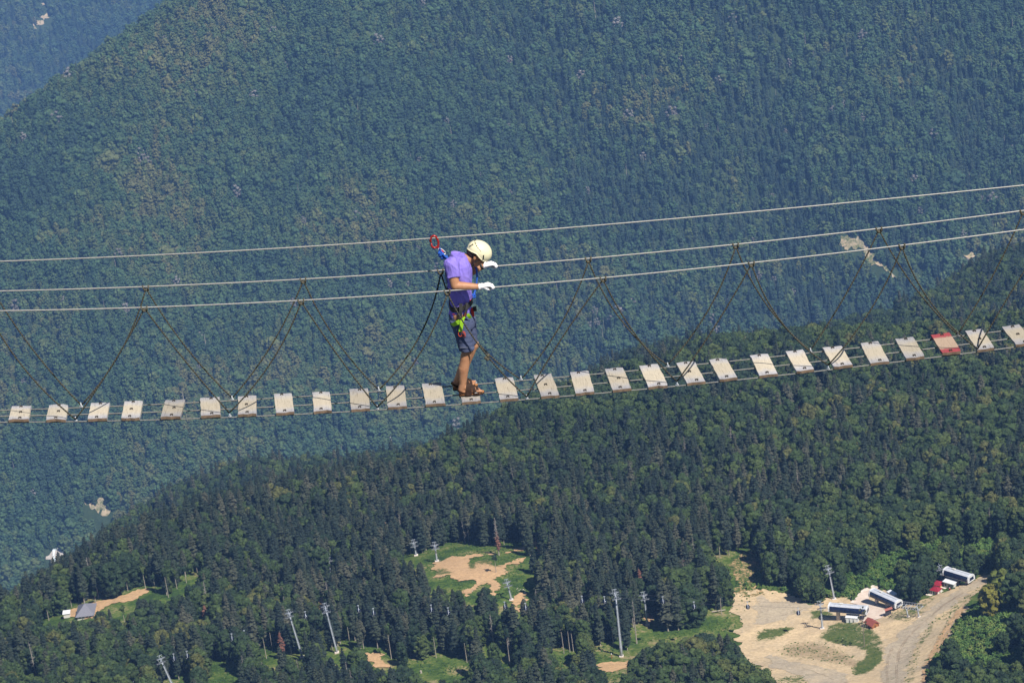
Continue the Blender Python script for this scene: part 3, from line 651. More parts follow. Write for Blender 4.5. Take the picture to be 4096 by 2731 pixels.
def station(label, e1, e2, base, he, wid, cols, group):
    g = hC(*Z4p(*base)); zg = g[2]
    A = onz(*Z4p(*e1), zg+he); B = onz(*Z4p(*e2), zg+he); ax, ay = mkaxes(A.copy(), B.copy()); L = np.linalg.norm((B-A)[:2])
    Zg = V(A[0], A[1], zg); t = thing('lift_station', (A+B)/2*V(1, 1, 0)+Zv*zg, label, 'lift station', group)
    P = lambda s, q, z: A*V(1, 1, 0)+ax*s+ay*q+Zv*(zg+z)
    W_ = wid; prof = [(.25, 0), (-.05, .35), (.1, 1.7), (.75, 2.95), (1.5, 3.3), (W_/2, 3.45), (W_-1.5, 3.3), (W_-.75, 2.95), (W_-.1, 1.7), (W_+.05, .35), (W_-.25, 0)]
    def strip(mb, i0, i1, s0, s1, th=.12):
        o = [P(s0, q, he+z) for q, z in prof[i0:i1+1]]; o2 = [P(s1, q, he+z) for q, z in prof[i0:i1+1]]
        inn = lambda s: [P(s, W_/2+(q-W_/2)*(1-th/2.5), he+z-(th if z > .3 else -th)) for q, z in reversed(prof[i0:i1+1])]
        mb.loft([o+inn(s0), o2+inn(s1)]); return mb
    n = max(6, int(round(L/2.6))); ws = L/n
    for k in range(n):
        strip(MB(), 3, 7, k*ws+.03, (k+1)*ws-.03).build('roof_panel', ROOFW, t)
        strip(MB(), 1, 3, k*ws+.06, (k+1)*ws-.06, .1).build('window_pane', GLASS, t)
        strip(MB(), 7, 9, k*ws+.06, (k+1)*ws-.06, .1).build('window_pane', GLASS, t)
    for i0, i1 in ((0, 1), (9, 10)): strip(MB(), i0, i1, 0, L).build('eave_rail', WHITE, t)
    MB().loft([[P(s, .5, he+.05), P(s, W_-.5, he+.05), P(s, W_-.5, he+.3), P(s, .5, he+.3)] for s in (.3, L-.3)]).build('underside', DARKST, t)
    for s0, s1 in ((-.75, -.02), (L+.02, L+.75)):
        big = [(W_/2+(q-W_/2)*1.05, z*1.06+(.0 if z > .1 else -.15)) for q, z in prof]
        e = MB().loft([[P(s, q, he+z) for q, z in big] for s in (s0, s1)]).build('end_panel', WHITE, t)
        so_ = s0-.05 if s0 < 0 else s1+.05
        MB().loft([[P(s, q, he+z) for q, z in ((1.0, .6), (W_-1.0, .6), (W_-1.3, 2.3), (1.3, 2.3))] for s in (so_-.04, so_+.04)]).build('end_window', GLASS, e)
    for s, q, w in cols:
        gz = float(zC(*P(s*L, q*W_, 0)[:2])[0]); MB().loft([[P(s*L+a*w, q*W_+b*.6, z) for a, b in ((-1, -1), (1, -1), (1, 1), (-1, 1))] for z in (gz-zg-1.5, he+.04)]).build('support_column', CONC, t)
    MB().box(P(L*.3, W_*.55, he+3.7), (1.8, 1.2, .5), (ax, ay, Zv)).build('roof_unit', KIOSKW, t)
    MB().bar(P(.8, W_*.5, he+3.5), P(L-.8, W_*.5, he+3.5), .35, .12).build('walkway', STEEL, t)
    return t, P, L
grp = 'barrel roofed lift stations'
st1 = station('long white lift station on tall concrete columns, left of the pale paved platform', (513, 583), (852, 612), (585, 690), 5.2, 5.6, [(.2, .5, .9), (.62, .5, .8)], grp)
st2 = station('white lift station on the pale paved platform, beside the double lattice pylon', (893, 440), (1125, 545), (1000, 560), 3.4, 5.6, [(.12, .5, .8), (.55, .5, .8), (.9, .5, .8)], grp)
st3 = station('uppermost white lift station, behind the red roofed huts at the top of the road', (1592, 240), (1815, 308), (1740, 345), 3.0, 5.8, [(.15, .5, .8), (.85, .5, .8)], grp)
def prism_house(name, label, cat, base, axpx, L, Wd, hw, hr, wallm, roofm, group=None, kind='gable', over=.4):
    g = hC(*Z4p(*base)); h2 = onz(*Z4p(*axpx), g[2]); ax, ay = mkaxes(g.copy(), h2.copy()); t = thing(name, g, label, cat, group)
    P = lambda s, q, z: g+ax*s+ay*q+Zv*z
    MB().loft([[P(a*L/2, b*Wd/2, z) for a, b in ((-1, -1), (1, -1), (1, 1), (-1, 1))] for z in (-1.5, hw)]).build('wall', wallm, t)
    if kind == 'gable':
        for sg in (-1, 1):
            MB().loft([[P(s, sg*(Wd/2+over), hw-.15), P(s, 0, hw+hr), P(s, 0, hw+hr+.2), P(s, sg*(Wd/2+over), hw+.05)] for s in (-L/2-over, L/2+over)]).build('roof_slope', roofm, t)
            MB().loft([[P(sg*(L/2-.05+e), -Wd/2+.1, hw-.02), P(sg*(L/2-.05+e), Wd/2-.1, hw-.02), P(sg*(L/2-.05+e), 0, hw+hr-.1)] for e in (0, .1)]).build('gable', wallm, t)
    elif kind == 'hip':
        m = MB(); o = [P(a*(L/2+over), b*(Wd/2+over), hw) for a, b in ((-1, -1), (1, -1), (1, 1), (-1, 1))]; r = [P(-.12*L, 0, hw+hr), P(.12*L, 0, hw+hr)]
        m.add(o+r, [(0, 1, 5, 4), (1, 2, 5), (2, 3, 4, 5), (3, 0, 4), (0, 3, 2, 1)]); m.build('roof', roofm, t)
    else:
        MB().loft([[P(a*(L/2+over), b*(Wd/2+over), z+.35*b*hr) for a, b in ((-1, -1), (1, -1), (1, 1), (-1, 1))] for z in (hw+.3*hr, hw+.3*hr+.3)]).build('roof', roofm, t)
    return t, P
h, P = prism_house('red_roofed_hut', 'small hut with crimson hipped roof and yellow wall, against the grey kiosk', 'hut', (1540, 352), (1590, 362), 4.6, 4.6, 2.6, 1.3, YELW, REDROOF, 'crimson roofed huts', 'hip')
MB().box(P(.6, -2.35, 1.3), (1.0, .1, 1.9)).build('door', WHITE, h)
h, P = prism_house('red_roofed_hut', 'small white and red hut with crimson roof on its own slab, nearest the road', 'hut', (1522, 405), (1572, 417), 4.6, 4.2, 2.5, 1.3, WALLW, REDROOF, 'crimson roofed huts', 'hip')
for s in (-1.5, 0, 1.5): MB().box(P(s, -2.15, 1.1), (.7, .1, 1.7)).build('window', DARKST if s < 1 else REDROOF, h)
MB().box(P(2.35, 0, 1.2), (.1, 1.6, 1.6)).build('shutter', REDROOF, h)
MB().loft([[P(a*4, b*3.8, z) for a, b in ((-1, -1), (1, -1), (1, 1), (-1, 1))] for z in (-1.5, .12)]).build('slab', CONC, h)
h, P = prism_house('ticket_kiosk', 'light grey flat roofed kiosk below the uppermost lift station', 'kiosk', (1668, 340), (1725, 356), 6.0, 5.2, 3.1, 1.0, KIOSKW, WHITE, None, 'mono', .5)
MB().box(P(-1.8, -2.65, 1.5), (1.0, .12, 1.0)).build('window', GLASS, h); MB().box(P(.4, -2.65, 1.1), (1.0, .12, 2.0)).build('door', DARKST, h); MB().box(P(3.05, .2, 1.6), (.12, 2.2, 1.1)).build('window', GLASS, h)
MB().loft([[P(a*4.2, b*4, z) for a, b in ((-1, -1), (1, -1), (1, 1), (-1, 1))] for z in (-1.5, .1)]).build('slab', CONC, h)
rb = thing('red_barrel', hC(*Z4p(1650, 374))+Zv*.15, 'small red barrel standing in front of the light grey kiosk', 'barrel'); o_ = ORIG[rb.name]
MB().tube([o_, o_+Zv*.15, o_+Zv*.9, o_+Zv*1.0], [.42, .5, .5, .4], 12).build('drum', REDROOF, rb); MB().tube([o_+Zv*1.0, o_+Zv*1.3], .22, 10).build('lid', WHITE, rb)
h, P = prism_house('white_shed', 'white box shed under the left lift station, beside the lone tree', 'shed', (735, 672), (790, 676), 6.4, 4.2, 3.0, .5, WHITE, WHITE, None, 'mono', .15)
for s in (-2, 0, 2): MB().box(P(s, -2.13, 1.5), (1.6, .1, 2.4)).build('panel', KIOSKW, h)
h, P = prism_house('white_container', 'white container standing close behind the platform lift station', 'container', (1108, 445), (1150, 470), 6.0, 2.6, 2.5, .3, WHITE, WHITE, None, 'mono', .05)
MB().box(P(3.05, 0, 1.25), (.1, 2.2, 2.2)).build('door', KIOSKW, h)
h, P = prism_house('log_cabin', 'small log cabin with rust red gable roof at the platform corner', 'cabin', (918, 722), (960, 748), 5.4, 4.4, 2.3, 1.7, LOGM, BRICKRED, None, 'gable', .6)
MB().box(P(2.75, 0, 1.2), (.1, 1.2, 1.9)).build('door', DARKST, h); MB().box(P(-.5, -2.25, 1.4), (1.1, .1, .9)).build('window', WALLW, h)
for q in (-1.9, 1.9): MB().bar(P(3.2, q, -1), P(3.2, q, 2.2), .2).build('porch_post', LOGM, h)
# paved platform with its ramp
PLAT = [Z4p(*q) for q in [(722, 505), (830, 388), (940, 338), (985, 362), (900, 400), (885, 470), (1040, 552), (1055, 605), (1000, 650), (860, 692), (790, 655), (860, 600), (880, 545), (850, 535)]]
drape('paved_platform', PLAT, zC, hC, PINK, 2.0, .6, None, jit=.05, rough_edge=.2)
rw = thing('retaining_wall', hC(*Z4p(880, 500)), 'low concrete parapet along the ramp of the paved platform', 'wall'); m_ = MB()
for a, b in (((722, 505), (830, 388)), ((830, 388), (940, 338))):
    p, q = hC(*Z4p(*a)), hC(*Z4p(*b)); m_.bar(p+Zv*.6, q+Zv*.6, 1.1, .35)
m_.build('parapet', CONC, rw)
# information board with a small roof
g = hC(*Z4p(1072, 622)); ib = thing('information_board', g, 'dark information board under a little gable roof at the platform edge', 'sign'); x_ = V(.9, .35, 0)/np.linalg.norm(V(.9, .35, 0))
for s in (-1.6, 1.6): MB().bar(g+x_*s-Zv, g+x_*s+Zv*4.2, .22).build('post', DARKST, ib)
MB().box(g+Zv*2.3, (3.0, .15, 2.6), (x_, V(-x_[1], x_[0], 0), Zv)).build('board', DARKST, ib)
for sg in (-1, 1): MB().loft([[g+x_*s+V(-x_[1], x_[0], 0)*sg*q+Zv*z for q, z in ((1.0, 4.0), (0, 4.7), (0, 4.8), (1.0, 4.1))] for s in (-2.2, 2.2)]).build('roof_slope', BRICKRED, ib)
for q in [(3312, 2400, 3478, 2496), (3470, 2345, 3625, 2500), (3740, 2262, 3915, 2345), (3715, 2320, 3850, 2390)]: keep_clear(*q)

LDIR = V(.995, .10, 0)
def pylon(label, base, head, group='lift pylons', arm=5.0, site=True, r=.55):
    b = hC(*base); d = ray(*head); Hd = d*(b[1]/d[1]); t = thing('lift_pylon', b, label, 'lift pylon', group)
    up = (Hd-b)/np.linalg.norm(Hd-b); Ht = np.linalg.norm(Hd-b)
    cr = np.cross(up, LDIR); cr /= np.linalg.norm(cr); ln = np.cross(cr, up); ln /= np.linalg.norm(ln)
    ln = ln if ln[0] > 0 else -ln; cr = cr if cr[1] > 0 else -cr
    k = 5; 
    MB().tube([b-up*1.5+up*(Ht+1)*i/k for i in range(k+1)], [r*(1-.5*i/k) for i in range(k+1)], 14).build('shaft', STEEL, t, smooth=True)
    for i in range(1, k): MB().tube([b-up*1.5+up*(Ht+1)*i/k-up*.12, b-up*1.5+up*(Ht+1)*i/k+up*.12], r*(1-.5*i/k)+.07, 14).build('flange', STEEL, t)
    MB().box(b+Zv*.1, (2.2, 2.2, 1.2)).build('footing', CONC, t)
    MB().bar(b+up*1+ln*(r+.25), Hd-up*.3+ln*(r*.5+.25), .3, .06).build('ladder', STEEL, t)
    MB().bar(Hd-cr*arm*.5, Hd+cr*arm*.5, .42, .36).build('crossarm', STEEL, t)
    for s in (-1, 1):
        c = Hd+cr*arm*.5*s+up*.15; ra = MB().bar(c-ln*2.4, c+ln*2.4, .22, .26).build('roller_battery', STEEL, t)
        for q in range(8): cc = c+ln*(-2.2+q*.63)+up*.22; MB().tube([cc-cr*.12, cc+cr*.12], .26, 10).build('roller', DARKST, ra)
        MB().bar(c-ln*2.2-up*.45, c+ln*2.2-up*.45, .08).build('catwalk', STEEL, t)
        for e in (-1, 1): MB().bar(Hd+cr*.5*s, c+ln*1.7*e, .12).build('brace', STEEL, t)
        for e in (-1, 1): MB().bar(Hd+cr*arm*.42*s+ln*e*1.1, Hd+cr*arm*.42*s+ln*e*.6+up*2.1, .14).build('gantry_leg', STEEL, t)
        MB().bar(Hd+cr*arm*.42*s-ln*1.3+up*2.1, Hd+cr*arm*.42*s+ln*1.3+up*2.1, .16).build('gantry_beam', STEEL, t)
    MB().bar(Hd-cr*arm*.46+up*2.1, Hd+cr*arm*.46+up*2.1, .16).build('gantry_beam', STEEL, t)
    if site:
        keep_clear(head[0]-24, head[1]-20, head[0]+24, head[1]+10, b @ FW)
        for i in range(5):
            x = head[0]+(base[0]-head[0])*i/5; y = head[1]+(base[1]-head[1])*i/5; keep_clear(x-7, y, x+7, y+(base[1]-head[1])/5*.98, b @ FW)
    return Hd
HEADS = {}
HEADS['a'] = pylon('steel lift pylon cut off by the bottom edge, leftmost of all the pylons', (689, 2740), (644, 2641))
HEADS['b'] = pylon('tall steel pylon, left one of the close pair', (1209, 2628), (1157, 2458))
HEADS['c'] = pylon('tall steel pylon with a wide braced head, right one of the close pair', (1348, 2610), (1303, 2436), arm=7)
HEADS['d'] = pylon('tallest steel pylon standing alone above the tree filled hollow at bottom centre', (2486, 2625), (2462, 2382), arm=7, r=.75)
HEADS['e'] = pylon('steel pylon whose head only shows above trees, right of the tallest pylon', (2590, 2500), (2576, 2388), site=False); keep_clear(2553, 2366, 2598, 2400, HEADS['e'] @ FW)
HEADS['f'] = pylon('steel pylon head showing over the meadow at the right foot of the sandy clearing', (2046, 2400), (2030, 2336), site=False); keep_clear(2008, 2316, 2052, 2348, HEADS['f'] @ FW)
HEADS['g'] = pylon('steel pylon standing on the left end of the sandy clearing', (1748, 2245), (1740, 2187))
HEADS['h'] = pylon('small steel pylon among trees left of the sandy clearing', (1665, 2222), (1656, 2177))
HEADS['i'] = pylon('steel pylon head poking out of forest above the close pylon pair', (1326, 2310), (1314, 2236), site=False); keep_clear(1300, 2226, 1327, 2244, HEADS['i'] @ FW)
HEADS['j'] = pylon('steel pylon behind the left lift station, at the forest edge', (3337, 2397), (3315, 2282))
HEADS['k'] = pylon('short steel pylon in front of the left lift station', (3289, 2515), (3282, 2425))
HEADS['l'] = pylon('lattice headed pylon left of the uppermost lift station', (3768, 2322), (3757, 2268))
# double pylon
g1, g2 = hC(*Z4p(1258, 632)), hC(*Z4p(1362, 634)); dp = thing('double_pylon', (g1+g2)/2, 'double lattice pylon on two legs beside the platform lift station', 'lift pylon', 'lift pylons')
ax_, ay_ = mkaxes(g1.copy(), g2.copy()); tops = []
for g, sh in ((g1, -1.6), (g2, -1.2)):
    tp = g+Zv*5.6+ax_*(-.8); tops.append(tp); MB().tube([g-Zv, tp], [.42, .32], 10).build('leg', STEEL, dp, smooth=True); MB().box(g+Zv*.1, (1.6, 1.6, 1.0)).build('footing', CONC, dp)
for q in (-2.2, 2.2):
    a = tops[0]+ay_*q-ax_*4.5; b = tops[1]+ay_*q+ax_*2.5; MB().bar(a, b, .3).build('girder', STEEL, dp)
    for i in range(9):
        c = a+(b-a)*(i+.3)/9.3; MB().tube([c-ay_*.15+Zv*.35, c+ay_*.15+Zv*.35], .34, 10).build('roller', DARKST, dp); MB().bar(c, c+(b-a)/18+Zv*1.2, .12).build('lattice_bar', STEEL, dp)
    MB().bar(a+Zv*1.2+(b-a)*.05, b+Zv*1.2-(b-a)*.05, .16).build('girder', STEEL, dp)
for i in range(5):
    c = tops[0]-ax_*4+(tops[1]-tops[0]+ax_*6)*i/4; MB().bar(c-ay_*2.3, c+ay_*2.3, .22).build('cross_beam', STEEL, dp)
keep_clear(3595, 2405, 3700, 2475)
# haul ropes and cabins
def nm(a): return HEADS[a]
def sagline(a, b, sag, off, n=14): return [a+(b-a)*i/n+off-Zv*sag*4*(i/n)*(1-i/n) for i in range(n+1)]
CRV = V(-.1, .995, 0)
LINE = [nm('a')+V(-160, -6, -26), nm('a'), nm('b'), nm('d'), nm('k'), st1[1](0, 3, 6.2)]
ropes = []
for side, lab in ((-1, 'thin steel haul rope of the cabin line, nearer strand'), (1, 'thin steel haul rope of the cabin line, farther strand')):
    pts = []
    for a, b in zip(LINE[:-1], LINE[1:]): pts += sagline(a, b, .00009*np.linalg.norm(b-a)**2, CRV*2.6*side+Zv*.5)[:-1]
    pts.append(LINE[-1]+CRV*1.5*side); ropes.append(np.array(pts))
    tag(MB().tube(pts, .045, 5).build('haul_rope', DARKST), lab, 'cable', 'haul ropes')
CABG = M('cabin_dark_glass', (.006, .008, .02), (.012, .016, .035), 1, .1); CABW = M('cabin_light_metal', (.62, .66, .74), (.5, .54, .62), 2, .35)
def cabin_at(c, grip):
    t = thing('gondola_cabin', c, '', 'gondola cabin', 'gondola cabins on the haul rope')
    m = MB(); rings = []
    for z, k in ((-1.05, .55), (-.95, .8), (-.55, .95), (0, 1.0), (.5, .98), (.85, .82)):
        rings.append([c+V(.95*k*math.copysign(abs(math.cos(a))**.6, math.cos(a)), .95*k*math.copysign(abs(math.sin(a))**.6, math.sin(a)), z) for a in np.linspace(0, 2*math.pi, 17)[:-1]])
    m.loft(rings).build('cabin_body', CABG, t, smooth=True)
    MB().loft([[c+V(.8*k*math.cos(a), .8*k*math.sin(a), z) for a in np.linspace(0, 2*math.pi, 13)[:-1]] for z, k in ((.86, 1), (1.02, .75))]).build('cabin_roof', CABG, t)
    MB().tube([c+V(0, -1.0, -.55), c+V(0, -1.02, .2), c+V(0, -.85, .85), c+V(0, -.3, 1.3), c+Zv*1.5, c+Zv*(grip-.3)], [.1, .12, .12, .1, .09, .08], 6).build('hanger', CABW, t)
    MB().box(c+Zv*(grip-.1), (.9, .3, .35)).build('grip', STEEL, t)
    MB().box(c+V(-.55, -.1, -.95), (.12, 1.7, .2)).build('ski_rack', CABW, t); MB().box(c+V(0, 0, -.35), (1.97, 1.97, .07)).build('trim', DARKST, t)
    return t
CABS = [(3193, 2450, 'over the gravel yard'), (2020, 2426, 'below the right foot of the sandy clearing, left of two'), (2103, 2431, 'below the right foot of the sandy clearing, right of two'), (2329, 2403, 'left of the tallest pylon, the farther of two'), (2419, 2405, 'just left of the head of the tallest pylon'),
        (2652, 2405, 'right of the pylon head that stands over trees'), (2777, 2426, 'before dark forest left of the gravel yard'), (2991, 2426, 'at the left edge of the sand by the forest'), (1223, 2464, 'between the heads of the close pylon pair'), (1435, 2440, 'right of the close pylon pair, the first one'),
        (1495, 2452, 'right of the close pylon pair, the second one'), (1726, 2438, 'below the left end of the sandy clearing, left of two'), (1794, 2449, 'below the left end of the sandy clearing, right of two'), (537, 2714, 'near the bottom edge left of the leftmost pylon'), (697, 2633, 'just right of the leftmost pylon head'),
        (750, 2622, 'second to the right of the leftmost pylon'), (929, 2553, 'midway between the leftmost pylon and the close pair, left one'), (979, 2540, 'midway between the leftmost pylon and the close pair, right one')]
proto = None; AR = np.concatenate(ropes)
au, av = project(AR)
for u, v, lab in CABS:
    best = None
    for rp in ropes:
        uu, vv = project(rp); o = np.argsort(uu); x = np.interp(u, uu[o], rp[o, 1]); vr = np.interp(u, uu[o], vv[o])
        if best is None or abs(vr-(v-24)) < best[0]: best = (abs(vr-(v-24)), x, vr)
    d = ray(u, v); c = d*(best[1]/d[1]); grip = min(4.2, max(2.0, (v-best[2])*best[1]/FP*1.05))
    if proto is None: t = cabin_at(c, 2.9); proto = t
    else: t = copy_tree(proto, c)
    t['label'] = 'dark gondola cabin '+lab; keep_clear(u-10, v-26, u+10, v+10, c @ FW)
# grey roofed building by the ridge road
Z7p = lambda x, y: (x/2.352, 2200+y/2.352)
g = hC(*Z7p(805, 640)); gb = thing('grey_roofed_building', g, 'building with a big slate grey pyramid roof on the ridge road', 'building'); H_ = 2.0
P = lambda s, q, z: g+V(s, q, z)
MB().loft([[P(a*4.6, b*6.5+6, z) for a, b in ((-1, -1), (1, -1), (1, 1), (-1, 1))] for z in (-4, H_)]).build('wall', WALLW, gb)
for k in range(4):
    c4 = [(-1, -1), (1, -1), (1, 1), (-1, 1)]; a, b = c4[k], c4[(k+1) % 4]
    m = MB(); m.add([P(a[0]*5.4, a[1]*7.4+6, H_-.2), P(b[0]*5.4, b[1]*7.4+6, H_-.2), P(0, 6, H_+4.2), P(a[0]*5.4, a[1]*7.4+6, H_+.1), P(b[0]*5.4, b[1]*7.4+6, H_+.1), P(0, 6, H_+4.6)], [(0, 2, 1), (3, 4, 5), (0, 1, 4, 3), (1, 2, 5, 4), (2, 0, 3, 5)]); m.build('roof_slope', GREYROOF, gb)
for s in (-3, -1, 1, 3): MB().box(P(s, -.52, 1.6), (1.4, .12, 1.5)).build('window', GLASS, gb)
keep_clear(305, 2420, 380, 2462)
g = hC(*Z7p(630, 640)); sb = thing('white_roofed_shed', g, 'small white roofed shed left of the grey pyramid roof', 'shed')
MB().box(g+V(0, 2, 1.2), (3.6, 3, 2.4)).build('wall', WALLW, sb); MB().loft([[g+V(a*2.2, 2+b*1.9, z+.3*b) for a, b in ((-1, -1), (1, -1), (1, 1), (-1, 1))] for z in (2.9, 3.15)]).build('roof', WHITE, sb); keep_clear(252, 2450, 285, 2470)
# signpost, stump, log rail, boulders
g = hC(2447, 2632); sp = thing('signpost', g, 'short brown post with a white cap beside the sand path at the tallest pylon', 'post'); MB().tube([g-Zv*.5, g+Zv*2.4], [.22, .2], 8).build('post', LOGM, sp); MB().tube([g+Zv*2.4, g+Zv*2.7, g+Zv*3.0], [.3, .26, .06], 8).build('cap', WHITE, sp); keep_clear(2438, 2606, 2456, 2636)
g = hC(1684, 2690); tag(MB().tube([g-Zv*.5, g+Zv*.3, g+Zv*1.3, g+V(.1, 0, 1.6)], [.75, .6, .5, .1], 9).build('tree_stump', BARKP), 'pale tree stump standing on the bright grass below the cabin line', 'stump'); keep_clear(1674, 2670, 1694, 2695)
g1, g2 = hC(2848, 2452), hC(2902, 2444); tag(MB().tube([g1+Zv*1.0, g2+Zv*1.0], [.3, .26], 8).build('log', BARKP), 'long pale log lying at the forest edge beside the sand', 'log'); keep_clear(2846, 2438, 2904, 2452)
BOULD = M('boulder_stone', (.42, .38, .32), (.30, .27, .23), .8, .9, bumpv=.4, bdist=.1)
rr = np.random.default_rng(3); v_, f_ = ICO1
bm_ = MB()
for poly, n in ((Z6([(1560, 900), (1700, 920), (1690, 990), (1600, 1010)]), 40), (YARD, 700), (Z4([(560, 470), (760, 480), (830, 440), (700, 560)]), 60), (Z4([(0, 950), (330, 850), (700, 1090), (100, 1000)]), 130), (SAND['sandy_clearing'], 90)):
    us = [q[0] for q in poly]; vs = [q[1] for q in poly]; c = 0
    while c < n:
        u, v = rr.uniform(min(us), max(us)), rr.uniform(min(vs), max(vs))
        if not inpoly([u], [v], poly)[0]: c += .2; continue
        p = hC(u, v); s = .12+.5*rr.uniform()**4; bm_.add(p+v_*V(s*rr.uniform(.7, 1.3), s*rr.uniform(.7, 1.3), s*rr.uniform(.5, .9))+rr.normal(0, s*.12, v_.shape), f_); c += 1
tag(bm_.build('stones', BOULD, fix=False), 'pale loose stones scattered over the gravel yard and sandy clearing', 'stones', None, 'stuff')
POLES = [(2256, 2612, 2232, 2465, 'leftmost of three by the tallest pylon'), (2280, 2608, 2262, 2470, 'middle of three by the tallest pylon'), (2294, 2605, 2278, 2480, 'rightmost of three by the tallest pylon'), (2453, 2577, 2438, 2470, 'close beside the shaft of the tallest pylon'), (1066, 2632, 1048, 2500, 'left of the close pylon pair'), (1566, 2634, 1546, 2490, 'at the top of the bright grass bank'), (2886, 2455, 2862, 2340, 'at the left edge of the sand by the forest'), (1400, 2575, 1386, 2470, 'right of the braced pylon')]
POLES += [(u, v, hu, hv, 'behind the ridge road, %s from the left' % w) for (u, v, hu, hv), w in zip([(287, 2428, 281, 2375), (338, 2415, 331, 2366), (384, 2411, 378, 2364), (512, 2364, 500, 2308), (582, 2350, 568, 2258), (624, 2368, 612, 2290), (674, 2388, 662, 2266), (708, 2354, 695, 2275), (746, 2330, 730, 2262), (792, 2304, 778, 2245)], 'first second third fourth fifth sixth seventh eighth ninth tenth'.split())]
POLES += [(196, 2482, 178, 2410, 'left of the white roofed shed'), (500, 2494, 492, 2420, 'in the forest right of the grey pyramid roof'), (1745, 2630, 1730, 2500, 'in the dark forest below the sandy clearing'), (1868, 2648, 1850, 2530, 'at the right end of the bright grass bank'), (2040, 2660, 2020, 2500, 'at the forest edge left of the three close trunks'), (1090, 2600, 1082, 2490, 'between the leftmost and the close pylons'), (1985, 2290, 1976, 2215, 'standing on the right arm of the sandy clearing'), (2880, 2230, 2868, 2140, 'at the top end of the grassy run')]
for bu, bv, hu, hv, _ in POLES: keep_clear(min(bu, hu)-4, bv-(bv-hv)*.55, max(bu, hu)+4, bv, hC(bu, bv) @ FW)
for bu, bv, hu, hv in ((3458, 2588, 3440, 2428), (1996, 2220, 1978, 2068), (2547, 2572, 2538, 2398), (826, 2480, 810, 2420), (1975, 2580, 1950, 2455), (146, 2710, 112, 2565), (3960, 2470, 3938, 2340), (3998, 2420, 4022, 2278), (4062, 2440, 4050, 2285)): keep_clear(min(bu, hu)-6, hv+10, max(bu, hu)+6, bv-15, hC(bu, bv) @ FW)
# ------------------------------------------------------------------ forests
rg = np.random.default_rng(21)
x, y = scatter(-440, 450, 900, 2100, 5.6, rg)
az = np.arctan2(x, y); hd = np.hypot(x, y)
cr = np.array([from_px(*q) for q in sorted(C_PTS)]); ca = np.arctan2(cr[:, 0], cr[:, 1]); chh = np.hypot(cr[:, 0], cr[:, 1]); o = np.argsort(ca)
k = hd < np.interp(az, ca[o], chh[o])+70; x, y, hd = x[k], y[k], hd[k]
z = zC(x, y); u, v = project(np.column_stack([x, y, z])); depth = np.column_stack([x, y, z]) @ FW
k = (u > -330) & (u < 4430) & (v < 2960) & (v > 1000); x, y, z, u, v, depth = [q[k] for q in (x, y, z, u, v, depth)]
firp = .36+1.1*fbm(x/70, y/70, 71)+.34*np.exp(-((u-1500)/1200)**2)*(v > 1950)-.45*((u > 3150) & (v > 2080))-.22*(v < 1750)-.15*(v > 2600)+.22*((u > 2600) & (v > 1480) & (v < 2080))
isf = rg.uniform(0, 1, len(x)) < firp
var = np.where(isf, NB+rg.integers(0, NF, len(x)), rg.integers(0, NB, len(x)))
hs = np.array([q[2] for q in BEECH]+[q[2] for q in FIR]+[19, 17])
dead = rg.uniform(0, 1, len(x)); var = np.where(dead < .012, NB+NF, var); var = np.where((dead > .996) & (v > 1700), NB+NF+1, var)
sc = rg.uniform(.7, 1.15, len(x))*(1+.25*fbm(x/40, y/40, 5)); sc = np.where((u > 3150) & (v > 2080), sc*.8, sc); sc = np.where((u < 2700) & ~isf, sc*.86, sc)
hpx = hs[var]*sc*FP/depth*.89*np.where(var < NB, 1.15, 1.0)*1.04; wpx = np.where(isf, 6.5, 9.5)*sc*FP/depth
inS = [inpoly(u, v, p_) for p_ in SHRUBBY]
ok = free_of(u, v, hpx, list(SAND.values())+[YARD, PLAT]+MEADOW, wpx*.8) & keep_sites(u, v, hpx, wpx, depth)
pr = np.ones(len(x)); pr[inS[0]] = .03; pr[inS[1]] = .08; pr[inS[2]] = .3
ok &= rg.uniform(0, 1, len(x)) < pr
x, y, z, u, v, depth, var, sc, hpx, isf = [q[ok] for q in (x, y, z, u, v, depth, var, sc, hpx, isf)]
sx = sc*rg.uniform(.88, 1.15, len(x)); rot = rg.uniform(0, 6.283, len(x)); sz = sc*np.where(var < NB, 1.15, 1.0)
# the largest trees in view are things of their own
vis = (v-hpx < 2690) & (u > -15) & (u < 4110) & (var < NB+NF)
single = np.zeros(len(x), bool)
for cond in (isf, ~isf):
    i = np.where(cond & vis)[0]; i = i[np.argsort(depth[i])]; single[i[:296]] = True
MARKS = [(666, 2690, 'the leftmost pylon'), (1185, 2545, 'the left pylon of the close pair'), (1325, 2520, 'the right pylon of the close pair'), (2475, 2510, 'the tallest pylon'), (2590, 2400, 'the pylon head beside the tallest pylon'), (2035, 2355, 'the pylon head right of the sandy clearing'), (1900, 2270, 'the sandy clearing'), (1740, 2330, 'the left corner of the sandy clearing'),
 (340, 2440, 'the grey pyramid roof'), (1510, 2625, 'the shaded sandy lane'), (1684, 2670, 'the pale stump'), (2450, 2670, 'the sand path under the tallest pylon'), (2720, 2520, 'the bright grass strip'), (2975, 2430, 'the left edge of the gravel yard'), (826, 2450, 'the rust red dead fir'), (130, 2640, 'the tall grey corner snag'), (2950, 2250, 'the grassy run above the yard'),
 (3326, 2340, 'the pylon behind the left lift station'), (3840, 2300, 'the uppermost lift station'), (3980, 2380, 'the yellow trees by the road'), (3700, 2700, 'the foot of the sandy road'), (970, 2690, 'the grass patch by the leftmost pylon'), (1060, 2580, 'the pale trunk left of the close pair'), (2270, 2540, 'the three pale trunks'), (1660, 2190, 'the small pylon left of the clearing'), (1314, 2240, 'the pylon head poking from forest'), (1990, 2140, 'the half bare dead fir')]
